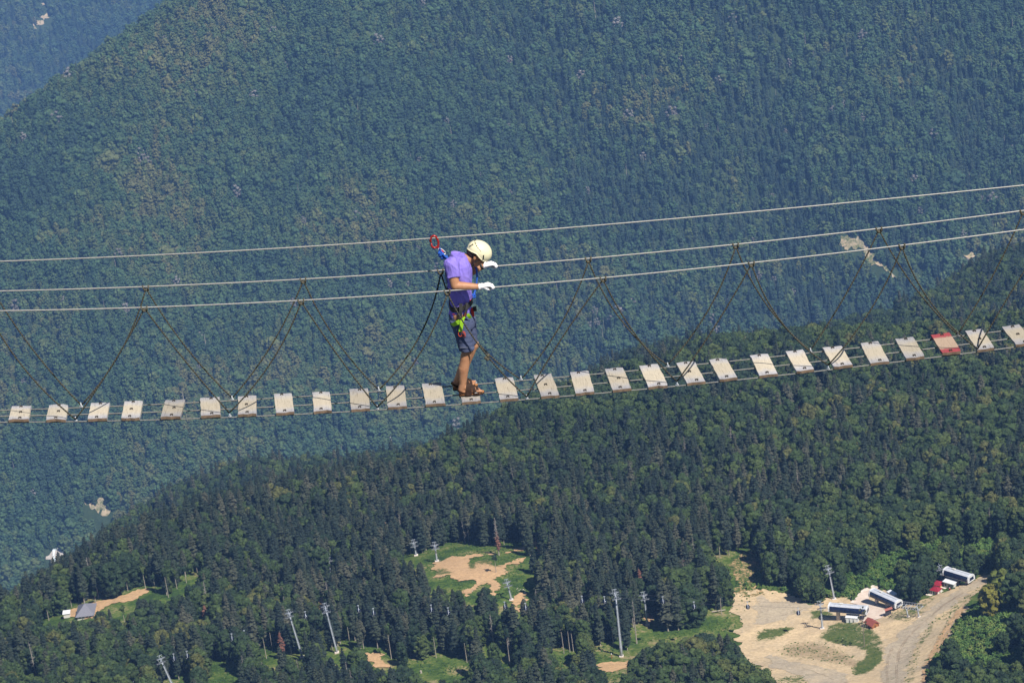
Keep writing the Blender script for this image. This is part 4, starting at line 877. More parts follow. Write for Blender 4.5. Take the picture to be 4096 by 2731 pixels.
def zone(u, v):
    m = min(MARKS, key=lambda q: math.hypot(q[0]-u, (q[1]-v)*1.3)); dx, dy = u-m[0], v-m[1]; D = math.hypot(dx, dy)
    w = ('left of ' if dx < 0 else 'right of ') if abs(dx) > abs(dy)*1.2 else ('behind ' if dy < 0 else 'in front of ')
    return ('close ' if D < 75 else ('some way ' if D < 160 else 'well '))+w+m[2]
protos = {}
for i in np.where(single)[0]:
    k = int(var[i]); f = k >= NB
    if k not in protos:
        crown, tr, _ = FIR[k-NB] if f else BEECH[k]
        nm_ = 'fir_tree' if f else 'beech_tree'; t = link(nm_, None); ORIG[t.name] = V(0, 0, 0)
        link('crown', crown, t); link('trunk', tr, t); protos[k] = t
    else: t = copy_tree(protos[k])
    t.location = (x[i], y[i], z[i]); t.rotation_euler = (0, 0, rot[i]); t.scale = (sx[i], sx[i], sz[i])
    w = zone(u[i], v[i]-.5*hpx[i])
    tag(t, ('small ' if sc[i] < .72 else ('tall ' if sc[i] > .92 else ''))+('dark fir ' if f else 'green beech ')+w, 'tree', ('small ' if sc[i] < .72 else ('tall ' if sc[i] > .92 else ''))+('firs ' if f else 'beeches ')+w)
r_ = ~single
stuff('near_forest', np.column_stack([x, y, z])[r_], np.column_stack([sx, sx, sz])[r_], rot[r_], var[r_], NEARV, 'mixed fir and beech forest covering the near shoulder behind the single trees', 'forest')
# trees with a look of their own
def special(name, label, base, head, mats_fn, group=None):
    b = hC(*base); H = np.linalg.norm((ray(*head)*(b[1]/ray(*head)[1])-b)); t = thing(name, b, label, 'tree', group)
    mats_fn(t, b, H); return t
def put(mb, b, name, mat, t):
    mb.v = [tuple(np.asarray(q)+b) for q in mb.v]; return mb.build(name, mat, t, fix=False)
def mk_snag(t, b, H): put(trunk(MB(), H, .38, rg, .01), b, 'trunk', BARKP, t); put(twigs(rg, H, 4.0, 70, .3, .3), b, 'crown', GREYTWIG, t)
def mk_red(t, b, H): put(trunk(MB(), H, .36, rg, .01), b, 'trunk', BARK, t); put(fir(rg, H, 4.2, 16, .25, 4, .5, 6), b, 'crown', REDTWIG, t)
def mk_half(t, b, H): put(trunk(MB(), H, .42, rg, .005), b, 'trunk', BARKP, t); put(twigs(rg, H, 4.4, 110, .45, .35), b, 'crown', GREYTWIG, t); put(fir(rg, H*.66, 3.6, 14, .25, 4, .5, 5), b, 'lower_crown', REDTWIG, t)
def mk_thin(t, b, H): put(trunk(MB(), H*.97, .22, rg, .01, 14, 4, .5), b, 'trunk', BARK, t); put(beech(rg, H, H*.34, 12, 300, .5, False, .7, False, .6, .5, .05), b, 'crown', GREYTWIG2, t)
def mk_yel(t, b, H): put(trunk(MB(), H*.9, .25, rg, .01), b, 'trunk', BARK, t); put(beech(rg, H, H*.60, 46, 800, .04, True, .7), b, 'crown', LEAF_YEL, t)
def mk_big(t, b, H): put(trunk(MB(), H*.9, .3, rg, .01), b, 'trunk', BARK, t); put(beech(rg, H, H*.62, 34, 800, .06, True, .8), b, 'crown', LEAF_NEAR, t)
def mk_pole(t, b, H): put(trunk(MB(), H, .24, rg, .012, 3, 2, .5), b, 'trunk', BARKP, t); put(beech(rg, H, 3.6, 7, 150, .66, True, .6), b, 'crown', LEAF_NEAR, t)
GREYTWIG2 = foliage('sparse_olive_leaves', [(0, (.07, .08, .04)), (1, (.12, .12, .07))])
special('lone_tree', 'lone thin tree with a sparse brownish crown on the bank below the white shed', (3458, 2588), (3440, 2428), mk_thin)
special('dead_fir', 'tall dead fir, bare grey above and rust brown below, behind the sandy clearing', (1996, 2220), (1978, 2068), mk_half)
special('dead_tree', 'bare pale snag with a broken top right of the tallest pylon', (2547, 2572), (2538, 2398), mk_snag)
special('dead_fir', 'rust red dead fir standing alone in the forest at lower left', (826, 2480), (810, 2420), mk_red)
special('dead_tree', 'double grey snag right of the close pylon pair, below the sandy clearing', (1975, 2580), (1950, 2455), mk_snag)
special('dead_fir', 'grey and brown dead fir rising just behind the head of the braced pylon', (1318, 2425), (1305, 2322), mk_half)
special('dead_tree', 'tall grey leaning snag near the left bottom corner', (146, 2710), (112, 2565), mk_snag)
special('dead_tree', 'thin pale dead trunk on the grass top of the sandy clearing', (1861, 2170), (1848, 2078), mk_snag)
for j, (bu, bv, hu, hv, lb) in enumerate([(3960, 2470, 3938, 2340, 'yellow green conical tree at the edge of the road cut, lower of two'), (3998, 2420, 4022, 2278, 'yellow topped tree at the road cut, upper of two'), (3830, 2722, 3848, 2655, 'golden bushy tree at the bottom edge right of the road'), (3720, 2730, 3735, 2700, 'small golden tree at the bottom edge beside the sandy road')]):
    special('yellowing_tree', lb, (bu, bv), (hu, hv), mk_yel, 'yellowing trees by the road')
special('beech_tree', 'broad dark green tree right of the yellow ones by the road', (4062, 2440), (4050, 2285), mk_big)
for bu, bv, hu, hv, lb in POLES: special('pale_trunk_tree', 'slim tree with bare pale trunk '+lb, (bu, bv), (hu, hv), mk_pole, 'slim pale trunked trees')
# shrubs
pts = []; 
for p_, sp, sclr in ((SHRUBBY[0], 2.3, 1.0), (SHRUBBY[1], 2.6, 1.0), (SHRUBBY[2], 3.2, .7)):
    q = np.array([hC(*w)[:2] for w in p_]); lo, hi = q.min(0), q.max(0); xx, yy = scatter(lo[0], hi[0], lo[1], hi[1], sp, rg); kk = inpoly(xx, yy, [tuple(w) for w in q]); xx, yy = xx[kk], yy[kk]
    pts.append(np.column_stack([xx, yy, zC(xx, yy), rg.uniform(.5, 1.35, len(xx))*sclr*(1+fbm(xx/14, yy/14, 4))]))
for p_, n in ((YARD, 240), (SAND['sandy_clearing'], 60))+tuple((m_, 60) for m_ in MEADOW):
    us = [q[0] for q in p_]; vs = [q[1] for q in p_]
    for i in range(n):
        uu, vv = rg.uniform(min(us), max(us)), rg.uniform(min(vs), max(vs))
        if not inpoly([uu], [vv], p_)[0]: continue
        if p_ is YARD and g_yard(np.array([uu]), np.array([vv]))[0] < .5: continue
        w = hC(uu, vv); pts.append(np.array([[w[0], w[1], w[2], rg.uniform(.12, .4)]]))
for p_ in MEADOW+[q[0] for q in GP]:
    q = np.array([hC(*w)[:2] for w in p_]); lo, hi = q.min(0), q.max(0); xx, yy = scatter(lo[0], hi[0], lo[1], hi[1], 1.7, rg); kk = inpoly(xx, yy, [tuple(w) for w in q]) & (rg.uniform(0, 1, len(xx)) < .55+1.3*fbm(xx/12, yy/12, 44)); xx, yy = xx[kk], yy[kk]
    pts.append(np.column_stack([xx, yy, zC(xx, yy)-.2, rg.uniform(.1, .34, len(xx))]))
pts = np.concatenate(pts); uu, vv = project(pts[:, :3])
kk = keep_sites(uu, vv, pts[:, 3]*22, pts[:, 3]*22, pts[:, :3] @ FW) & (free_of(uu, vv, pts[:, 3]*20, [YARD, PLAT]) | (pts[:, 3] < .35)); kk &= ~np.logical_or.reduce([inpoly(uu, vv, q) for q in [PLAT]+list(SAND.values())]) | (pts[:, 3] > 10); pts = pts[kk]
stuff('shrub_thicket', pts[:, :3], np.column_stack([pts[:, 3]]*3), rg.uniform(0, 6.28, len(pts)), rg.integers(0, 4, len(pts)), SHRV, 'bright green shrubs covering the banks around the gravel yard', 'shrubs')
# the middle spur
x, y = scatter(-700, 760, 1950, 3000, 7.4, rg); z = zM(x, y); u, v = project(np.column_stack([x, y, z])); hd = np.hypot(x, y); az = np.arctan2(x, y)
cr = np.array([from_px(*q) for q in M_PTS]); ca = np.arctan2(cr[:, 0], cr[:, 1]); chh = np.hypot(cr[:, 0], cr[:, 1]); o = np.argsort(ca)
k = (hd < np.interp(az, ca[o], chh[o])+80) & (u > -350) & (u < 4450) & (v < np.interp(u, CREST_U, CREST_V)+170); x, y, z, u, v = [q[k] for q in (x, y, z, u, v)]; n = len(x)
idx = np.where(rg.uniform(0, 1, n) < .14+.8*fbm(x/120, y/120, 91), NB+rg.integers(0, NF, n), rg.integers(0, NB, n)); idx = np.where(rg.uniform(0, 1, n) < .01, NB+NF, idx); sc = rg.uniform(.7, 1.3, n)*(1+.4*fbm(x/50, y/50, 16))
stuff('middle_forest', np.column_stack([x, y, z]), np.column_stack([sc, sc, sc*1.12]), rg.uniform(0, 6.28, n), idx, NEARV, 'beech and fir forest on the hazy spur between near shoulder and far mountainside', 'forest')
CREST_U = [q[0] for q in sorted(M_PTS)]; CREST_V = [q[1] for q in sorted(M_PTS)]
# the far side of the valley
x, y = scatter(-1250, 1250, 3250, 4950, 8.8, rg); z = zB(x, y); u, v = project(np.column_stack([x, y, z]))
cv = np.interp(u, CREST_U, CREST_V)
k = (u > -420) & (u < 4520) & (v > -260) & (v < cv+180)
k &= free_of(u, v, np.full(u.shape, 44.), [D1, D2, D3], np.full(u.shape, 14.)) & free_of(u, v, np.full(u.shape, 72.), [D4, D4B, D4C, STR], np.full(u.shape, 34.))
x, y, z, u, v = [q[k] for q in (x, y, z, u, v)]
n = len(x); fp = np.clip(.13-2.2*fbm(x/240+.25*fbm(x/300, y/300, 5), y/1300, 21, 3)+.5*fbm(x/160, y/160, 81)-1.2*fbm((x+.55*(y-HB))/480, y/1400, 41, 2), .03, .8)  # dark firs crowded into the gullies to stand in for shade on the folds
idx = np.where(rg.uniform(0, 1, n) < fp, 6+rg.integers(0, 3, n), rg.integers(0, 6, n)); dd = rg.uniform(0, 1, n); idx = np.where(dd < .006, 9, idx); idx = np.where(dd > .996, 10, idx)
for cu, cv_, ru, rv in ((2450, 1330, 70, 50), (590, 640, 40, 30), (1850, 520, 40, 30)): idx = np.where((rg.uniform(0, 1, n) < .45*blob(u, v, cu, cv_, ru, rv)), np.where(rg.uniform(0, 1, n) < .6, 9, 10), idx)
sc = rg.uniform(.5, 1.0, n)*np.where(rg.uniform(0, 1, n) < .2, 1.35, 1)*(1+.6*fbm(x/60, y/60, 15)); s2 = sc*rg.uniform(.85, 1.15, n)
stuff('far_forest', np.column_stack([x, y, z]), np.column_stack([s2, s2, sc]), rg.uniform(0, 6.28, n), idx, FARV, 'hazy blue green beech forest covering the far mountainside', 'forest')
x, y = scatter(-2500, 600, 7350, 9600, 16.0, rg); z = zA(x, y); u, v = project(np.column_stack([x, y, z]))
k = (u > -450) & (u < 1150) & (v > -300) & (v < 900)
k &= free_of(u, v, np.full(u.shape, 44.), [D5, D6], np.full(u.shape, 24.))
x, y, z = x[k], y[k], z[k]; n = len(x)
idx = np.where(rg.uniform(0, 1, n) < .25+.8*fbm(x/300, y/300, 8), 6+rg.integers(0, 3, n), rg.integers(0, 6, n)); sc = rg.uniform(.85, 1.8, n)
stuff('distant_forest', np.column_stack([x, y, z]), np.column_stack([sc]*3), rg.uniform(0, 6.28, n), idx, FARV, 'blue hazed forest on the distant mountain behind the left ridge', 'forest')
# ------------------------------------------------------------------ rope bridge
AZB = math.atan2(-589, FP/math.cos(PITCH)); NPV = V(math.sin(AZB), math.cos(AZB), 0); TV = V(math.cos(AZB), -math.sin(AZB), 0)
DM = float((ray(1875, 1400)*(FP/385)) @ NPV)
def J(u, v, Y=0): d = ray(u, v); return d*((DM+Y)/(d @ NPV))
def curve_fit(pts, Y, deg=2):
    P = np.array([J(u, v, Y) for u, v in pts]); c = np.polyfit(P @ TV, P[:, 2], deg); return lambda s, dz=0: TV*s+NPV*(DM+Y)+Zv*(np.polyval(c, s)+dz)
YN, YF = -.28, .28
CABLE = M('steel_cable', (.27, .265, .25), (.19, .185, .175), 60, .45, .35)
CABLED = M('dull_steel_cable', (.15, .15, .14), (.09, .09, .088), 60, .5, .2)
m_, nt, bs = newmat('braided_rope'); uvn = N(nt, 'ShaderNodeUVMap'); sx_ = N(nt, 'ShaderNodeSeparateXYZ'); nt.links.new(uvn.outputs[0], sx_.inputs[0])
mu = N(nt, 'ShaderNodeMath', operation='MULTIPLY_ADD'); nt.links.new(sx_.outputs[1], mu.inputs[0]); mu.inputs[1].default_value = 1/.031; nt.links.new(sx_.outputs[0], mu.inputs[2])
fr = N(nt, 'ShaderNodeMath', operation='FRACT'); nt.links.new(mu.outputs[0], fr.inputs[0]); r_ = ramp(nt, [(.0, (.012, .012, .008)), (.40, (.016, .016, .010)), (.5, (.052, .048, .036)), (.9, (.078, .072, .052)), (1, (.02, .02, .012))]); nt.links.new(fr.outputs[0], r_.inputs[0]); nt.links.new(r_.outputs[0], bs.inputs['Base Color']); bs.inputs['Roughness'].default_value = .85; ROPE = m_
ROPED = M('dark_knot_rope', (.045, .042, .03), (.10, .09, .06), 90, .85)
SHINY = M('bright_steel', (.85, .85, .83), (.7, .7, .68), 40, .25, .6)
NAIL = M('dark_iron', (.03, .025, .022), (.06, .05, .045), 60, .7)
def wood(name, red=False):
    m, nt, bs = newmat(name); uvn = N(nt, 'ShaderNodeUVMap'); sp = N(nt, 'ShaderNodeSeparateXYZ'); nt.links.new(uvn.outputs[0], sp.inputs[0])
    oi = N(nt, 'ShaderNodeObjectInfo'); mp = N(nt, 'ShaderNodeMapping'); nt.links.new(uvn.outputs[0], mp.inputs[0]); mp.inputs['Scale'].default_value = (7, 1.3, 1)
    cx = N(nt, 'ShaderNodeCombineXYZ'); m9 = N(nt, 'ShaderNodeMath', operation='MULTIPLY'); nt.links.new(oi.outputs['Random'], m9.inputs[0]); m9.inputs[1].default_value = 37
    for i in range(3): nt.links.new(m9.outputs[0], cx.inputs[i])
    nt.links.new(cx.outputs[0], mp.inputs['Location'])
    gr = noise(nt, 3.2, 6, mp.outputs[0], .65); gr.inputs['Distortion'].default_value = 1.2
    m2 = N(nt, 'ShaderNodeMapping'); nt.links.new(uvn.outputs[0], m2.inputs[0]); nt.links.new(cx.outputs[0], m2.inputs['Location']); m2.inputs['Scale'].default_value = (1.0, 2.2, 1)
    wn_ = noise(nt, 2.0, 4, m2.outputs[0])
    # worn yellow in the middle of the tread, weathered grey at both ends
    e = N(nt, 'ShaderNodeMath', operation='SUBTRACT'); nt.links.new(sp.outputs[1], e.inputs[0]); e.inputs[1].default_value = .5
    a = N(nt, 'ShaderNodeMath', operation='ABSOLUTE'); nt.links.new(e.outputs[0], a.inputs[0])
    ad = N(nt, 'ShaderNodeMath', operation='MULTIPLY_ADD'); nt.links.new(wn_.outputs[0], ad.inputs[0]); ad.inputs[1].default_value = .32; nt.links.new(a.outputs[0], ad.inputs[2])
    sepc = ramp(nt, [(.33, (.43, .375, .29)), (.44, (.41, .375, .33)), (.56, (.345, .335, .345)), (.7, (.28, .275, .295))]); nt.links.new(ad.outputs[0], sepc.inputs[0])
    col = sepc.outputs[0]
    if red:
        rr_ = ramp(nt, [(.0, (.32, .035, .05)), (1, (.42, .08, .09))]); nt.links.new(wn_.outputs[0], rr_.inputs[0])
        mk = N(nt, 'ShaderNodeMapRange'); mk.inputs['From Min'].default_value = .40; mk.inputs['From Max'].default_value = .47
        s3 = N(nt, 'ShaderNodeMath', operation='MULTIPLY_ADD'); nt.links.new(gr.outputs[0], s3.inputs[0]); s3.inputs[1].default_value = .28; nt.links.new(a.outputs[0], s3.inputs[2]); nt.links.new(s3.outputs[0], mk.inputs['Value'])
        col = mix(nt, mk.outputs[0], (.47, .34, .25), rr_.outputs[0])
    gl = ramp(nt, [(.30, (.45, .42, .40)), (.44, (.92, .92, .92)), (.6, (1.05, 1.05, 1.05)), (.75, (1.15, 1.13, 1.1))]); nt.links.new(gr.outputs[0], gl.inputs[0])
    tint = N(nt, 'ShaderNodeMapRange'); nt.links.new(oi.outputs['Random'], tint.inputs['Value']); tint.inputs['To Min'].default_value = .72; tint.inputs['To Max'].default_value = 1.1
    c = mix(nt, 1., col, gl.outputs[0], 'MULTIPLY'); hv = N(nt, 'ShaderNodeHueSaturation'); nt.links.new(c, hv.inputs['Color']); nt.links.new(tint.outputs[0], hv.inputs['Value'])
    nt.links.new(hv.outputs[0], bs.inputs['Base Color']); bs.inputs['Roughness'].default_value = .7; bump(nt, bs, gr.outputs[0], .35, .002); return m
WOOD = wood('weathered_plank'); WOODR = wood('red_painted_plank', True); WOODE = M('plank_edge', (.17, .115, .075), (.10, .07, .05), 30, .85)
BL = [(36, 1684), (183.6, 1679.5), (351, 1673.6), (484, 1667), (641.4, 1663.5), (803.5, 1659), (951, 1650.6), (1104.3, 1647.4), (1254, 1638), (1403.7, 1634.5), (1552, 1630), (1704.4, 1625.8), (1849, 1616), (1999.6, 1603.4), (2165, 1587), (2303, 1573.5), (2451, 1559), (2594.6, 1545), (2747.5, 1526), (2878.5, 1514.5), (3038, 1497.4), (3185, 1479), (3335, 1464), (3482, 1448.5), (3624, 1433), (3770, 1417), (3910, 1400), (4064, 1381)]
TL = [(48, 1625), (196, 1620), (365, 1612), (499, 1604.7), (662.5, 1597), (801, 1592), (951, 1580.8), (1096.5, 1572.5), (1247.6, 1560.6), (1396.8, 1555.6), (1544, 1548.7), (1688.8, 1538), (1830, 1530), (1978.6, 1514.5), (2134.8, 1504), (2281, 1487.9), (2419, 1475), (2556, 1463), (2704.5, 1445.8), (2835.5, 1436), (3000, 1418), (3142, 1401.5), (3291, 1391), (3440, 1368), (3580, 1357), (3723.5, 1340), (3859, 1323.5), (4006, 1311)]
NE = np.array([J(u, v, -.29) for u, v in BL]); FE = np.array([J(u, v, .29) for u, v in TL])
cn = np.polyfit(NE @ TV, NE[:, 2], 3); cf = np.polyfit(FE @ TV, FE[:, 2], 3)
def deckz(s, Y): k = (Y+.29)/.58; return np.polyval(cn, s)*(1-k)+np.polyval(cf, s)*k
O_ = J(1875, 1575, 0); br = thing('rope_bridge', O_, 'suspension footbridge of spaced wooden planks on steel cables with knotted rope sides', 'rope bridge')
rp_ = np.random.default_rng(2)
s_l = -6.6; s_r = 9.5
for Y in (-.262, 0.0, .262):
    ss = np.linspace(s_l, s_r, 60); MB().tube([TV*s+NPV*(DM+Y)+Zv*(deckz(s, Y)-.030-.009) for s in ss], .0078, 8).build('deck_cable', CABLED, br, smooth=True)
RN = [(0, 1244.7), (578, 1227), (1205, 1200), (1790, 1167), (2413, 1112), (3006, 1049), (3608, 981), (4096, 919)]; RF = [(0, 1165), (584, 1146), (1213, 1113), (1763, 1085), (2353, 1035), (2943, 977), (3516, 912), (4092, 844)]
railN, railF = curve_fit(RN, YN, 3), curve_fit(RF, YF, 3); safe = curve_fit([(0, 1045), (1000, 1002), (1740, 950), (2150, 921), (3000, 849), (4096, 741)], .1, 3)
for rl in (railN, railF): MB().tube([rl(s) for s in np.linspace(s_l, s_r, 60)], .0082, 8).build('hand_cable', CABLE, br, smooth=True)
tag(MB().tube([safe(s) for s in np.linspace(s_l, s_r, 60)], .0078, 8).build('safety_cable', CABLE, smooth=True), 'single steel safety cable strung above both hand cables of the bridge', 'cable')
def plank(i, bl, tl, w=.19, red=False):
    a = J(*bl, -.29); b = J(*tl, .29)
    # keep every board resting on the cables: heights come from the smooth deck line plus a little play
    a = a*V(1, 1, 0)+Zv*(deckz(a @ TV, -.29)+rp_.normal(0, .003)); b = b*V(1, 1, 0)+Zv*(deckz(b @ TV, .29)+rp_.normal(0, .003))
    w *= rp_.uniform(.95, 1.06); nx, ny = 4, 8; mb = MB(); o = []
    sl = (deckz(a @ TV+.1, 0)-deckz(a @ TV-.1, 0))/.2; tw = TV+Zv*sl
    en, ef = rp_.normal(0, .006, nx+1), rp_.normal(0, .006, nx+1); el, er = rp_.normal(0, .0022, ny+1), rp_.normal(0, .0022, ny+1); cup = rp_.normal(0, .003)
    top = np.zeros((ny+1, nx+1, 3))
    for j in range(ny+1):
        for k in range(nx+1):
            t = j/ny; q = k/nx; p = a+(b-a)*t+tw*w*q
            if j == 0: p = p+NPV*en[k]
            if j == ny: p = p+NPV*ef[k]
            if k == 0: p = p+TV*el[j]
            if k == nx: p = p+TV*er[j]
            top[j, k] = p+Zv*cup*(2*q-1)**2
    th = .030
    idx = lambda j, k: j*(nx+1)+k; n1 = (nx+1)*(ny+1)
    mb.v = [tuple(q) for q in top.reshape(-1, 3)]+[tuple(q-Zv*th) for q in top.reshape(-1, 3)]
    for j in range(ny):
        for k in range(nx):
            mb.uv[len(mb.f)] = [(k/nx, j/ny), ((k+1)/nx, j/ny), ((k+1)/nx, (j+1)/ny), (k/nx, (j+1)/ny)]
            mb.f.append((idx(j, k), idx(j, k+1), idx(j+1, k+1), idx(j+1, k))); mb.mi.append(0)
            mb.f.append((n1+idx(j, k), n1+idx(j+1, k), n1+idx(j+1, k+1), n1+idx(j, k+1))); mb.mi.append(1)
    side = 1
    for k in range(nx):
        for j in (0, ny): mb.f.append((idx(j, k), idx(j, k+1), n1+idx(j, k+1), n1+idx(j, k))); mb.mi.append(1)
    for j in range(ny):
        for k in (0, nx):
            mb.uv[len(mb.f)] = [(.02+k/nx*.9, j/ny), (.02+k/nx*.9, (j+1)/ny), (.05+k/nx*.9, (j+1)/ny), (.05+k/nx*.9, j/ny)]
            mb.f.append((idx(j, k), idx(j+1, k), n1+idx(j+1, k), n1+idx(j, k))); mb.mi.append(0)
    pk = mb.build('plank', [WOODR if red else WOOD, WOODE], br)
    if red: pk['label'] = 'plank with worn red paint at both ends'
    for t in ((.08, .92) if rp_.uniform() < .6 else (.08, .5, .92)):
        c = a+(b-a)*t+tw*w*rp_.uniform(.42, .58)+Zv*.004; f = MB()
        for e in (-.011, .011): f.box(c+TV*e, (.008, .030, .012), (TV, NPV, Zv))
        f.box(c+NPV*.012+Zv*.004, (.03, .008, .008), (TV, NPV, Zv)); f.build('staple', NAIL, pk)
for i, (bl, tl) in enumerate(zip(BL, TL)): plank(i, bl, tl, red=(i == 25))
plank(40, (-112, 1687), (-95, 1629)); plank(41, (4212, 1361), (4150, 1292))
# rope sides: one rope piece for each leg of the zigzag
NEAR = [((-50, 1246), (151, 1536), (302, 1676)), ((302, 1676), (477.5, 1413), (578, 1233)), ((578, 1233), (739, 1440.8), (917, 1650)), ((917, 1650), (1120, 1390), (1205, 1206)), ((1205, 1206), (1359, 1431.6), (1509, 1628)), ((1509, 1628), (1680, 1413), (1790, 1174)), ((1790, 1174), (1944, 1417), (2107, 1586)), ((2107, 1586), (2236.8, 1305)
        , (2413, 1118)), ((2413, 1118), (2573.5, 1380), (2708, 1525)), ((2708, 1525), (2891.5, 1254), (3006, 1056)), ((3006, 1056), (3117, 1276.5), (3313, 1460)), ((3313, 1460), (3515, 1185), (3608, 988)), ((3608, 988), (3709, 1190), (3911, 1394)), ((3911, 1394), (4041, 1174.5), (4215, 905))]
FARR = [((-25, 1168), (115, 1376.5), (325, 1620)), ((325, 1620), (496, 1381), (584, 1152)), ((584, 1152), (734.6, 1376.5), (929, 1591)), ((929, 1591), (1120, 1321), (1213, 1120)), ((1213, 1120), (1377.5, 1404), (1515, 1559)), ((1515, 1559), (1680.5, 1340), (1763, 1091)), ((1763, 1091), (1950, 1412), (2084, 1517)), ((2084, 1517), (2227.4, 1324), (2354, 1042)),
        ((2354, 1042), (2541, 1347), (2670, 1460)), ((2670, 1460), (2816.7, 1268), (2943, 984)), ((2943, 984), (3107, 1271), (3241, 1402)), ((3241, 1402), (3388, 1169), (3516, 919)), ((3516, 919), (3678.6, 1174.5), (3830, 1338)), ((3830, 1338), (3954, 1133.7), (4092, 851))]
NEAR[7] = ((2107, 1586), (2262, 1330), (2413, 1118))
def bez(a, m, b, n=16):
    la, lb = np.linalg.norm(m-a), np.linalg.norm(b-m); t = la/(la+lb); c = (m-a*(1-t)**2-b*t*t)/(2*t*(1-t))
    return [a*(1-s)**2+c*2*s*(1-s)+b*s*s for s in np.linspace(0, 1, n)]
for lst, Y in ((NEAR, YN), (FARR, YF)):
    for a, m, b in lst:
        MB().tube(bez(J(*a, Y), J(*m, Y*1.0), J(*b, Y)), .0080, 7, uv=True).build('side_rope', ROPE, br, smooth=True)
def knot(p):
    m = MB()
    for e in (-.024, .024):
        c = p+TV*e; m.tube([c+NPV*.022*math.cos(q)+Zv*(.025*math.sin(q)-.012)+TV*e*.2*math.sin(q) for q in np.linspace(0, 6.283, 14)], .0075, 6)
    for q in range(3): m.ell(p+TV*(q-1)*.016+Zv*(-.034-.006*(q == 1)), (.014, .017, .012), nu=8, nv=6)
    return m
def shackle(p):
    m = MB(); m.tube([p+NPV*.014*math.cos(q)+Zv*(.022+.022*math.sin(q)) for q in np.linspace(0, 6.283, 12)], .0065, 6); m.tube([p+TV*.016+Zv*.004, p-TV*.016+Zv*.004], .009, 8); m.box(p+Zv*.008, (.020, .03, .02), (TV, NPV, Zv)); return m
for lst, Y, rl in ((NEAR, YN, railN), (FARR, YF, railF)):
    for k, (a, mm, b) in enumerate(lst):
        for q in ((a, b) if k == len(lst)-1 or k == 0 else (b,)):
            P = J(*q, Y); s = P @ TV
            if q[1] > 1300: P2 = TV*s+NPV*(DM+Y*.94)+Zv*(deckz(s, Y*.94)-.03); shackle(P2).build('shackle', SHINY, br)
            else: knot(rl(s)).build('knot', ROPED, br)
kk = J(1949, 1428, -.28); m = MB()
for q in range(5): m.ell(kk+V(*rp_.normal(0, .013, 3)), (.017, .014, .02), nu=8, nv=6)
m.build('knot', ROPED, br)

# ------------------------------------------------------------------ the walker
Q = lambda zx, zy, Y=0: J(1650+zx/2.09, 900+zy/2.09, Y)      # pixel of the enlarged view
SKIN = M('tanned_skin', (.37, .185, .10), (.31, .145, .075), 14, .55, bumpv=.15, bdist=.002, spec=.35)
m_, nt, bs = newmat('violet_shirt'); SHIRT = m_; oc = coords(nt); n1 = noise(nt, 9, 3, oc); r_ = ramp(nt, [(.3, (.19, .14, .49)), (.7, (.23, .175, .56))]); nt.links.new(n1.outputs[0], r_.inputs[0]); nt.links.new(r_.outputs[0], bs.inputs['Base Color']); bs.inputs['Roughness'].default_value = .85; bs.inputs['Specular IOR Level'].default_value = .15
mp = N(nt, 'ShaderNodeMapping'); nt.links.new(oc, mp.inputs[0]); mp.inputs['Scale'].default_value = (11, 9, 2.2); mp.inputs['Rotation'].default_value = (0, .35, 0); n2 = noise(nt, 1.4, 3, mp.outputs[0]); bump(nt, bs, n2.outputs[0], .9, .035)
m_, nt, bs = newmat('slate_shorts'); SHORTS = m_; oc = coords(nt); n1 = noise(nt, 16, 4, oc); r_ = ramp(nt, [(.3, (.050, .064, .120)), (.7, (.070, .085, .150))]); nt.links.new(n1.outputs[0], r_.inputs[0]); nt.links.new(r_.outputs[0], bs.inputs['Base Color']); bs.inputs['Roughness'].default_value = .9; bs.inputs['Specular IOR Level'].default_value = .15
mp = N(nt, 'ShaderNodeMapping'); nt.links.new(oc, mp.inputs[0]); mp.inputs['Scale'].default_value = (5, 5, 14); n2 = noise(nt, 1.6, 3, mp.outputs[0]); bump(nt, bs, n2.outputs[0], .8, .02)
HELM = M('cream_helmet', (.66, .60, .40), (.62, .565, .37), 3, .42, spec=.45)
BLACK = M('black_webbing', (.012, .012, .013), (.022, .022, .024), 40, .7)
GREEN = M('lime_webbing', (.30, .55, .02), (.24, .46, .02), 40, .6)
REDM = M('red_metal', (.30, .018, .015), (.24, .014, .012), 20, .3, .2); REDW = M('red_webbing', (.60, .03, .025), (.5, .025, .02), 40, .6); ORANGE = M('orange_cord', (.55, .07, .02), (.4, .05, .02), 60, .7)
GLOVE = M('white_glove', (.78, .74, .73), (.70, .66, .65), 40, .9, bumpv=.3, bdist=.003)
LEATH = M('dark_brown_leather', (.022, .011, .008), (.035, .017, .011), 40, .7, spec=.2); SOLE = M('sandal_sole', (.018, .012, .01), (.03, .02, .015), 30, .7); INSOLE = M('tan_insole', (.36, .16, .06), (.28, .12, .045), 30, .7)
BLUE = M('blue_rope', (.008, .05, .28), (.012, .10, .48), 130, .7); HAIR = M('dark_hair', (.03, .02, .014), (.05, .032, .02), 60, .8)
DG = None
def folds(amp, fx, fz, shear, seed):
    def run(me):
        n = len(me.vertices); c = np.empty(n*3); me.vertices.foreach_get('co', c); c = c.reshape(-1, 3); nr = np.array([q.vector[:] for q in me.vertex_normals])
        s_ = c @ TV; y_ = c @ NPV; z_ = c[:, 2]; q = vnoise(s_*fx+y_*fx*.6+z_*shear, z_*fz+y_*3, seed); q2 = vnoise(s_*fx*2.3-y_*fx+z_*shear*2, z_*fz*2, seed+5)
        d = amp*((1-np.abs(2*q-1))**2-.35)+amp*.45*(q2-.5); c = c+nr*d[:, None]; me.vertices.foreach_set('co', c.ravel()); me.update()
    return run
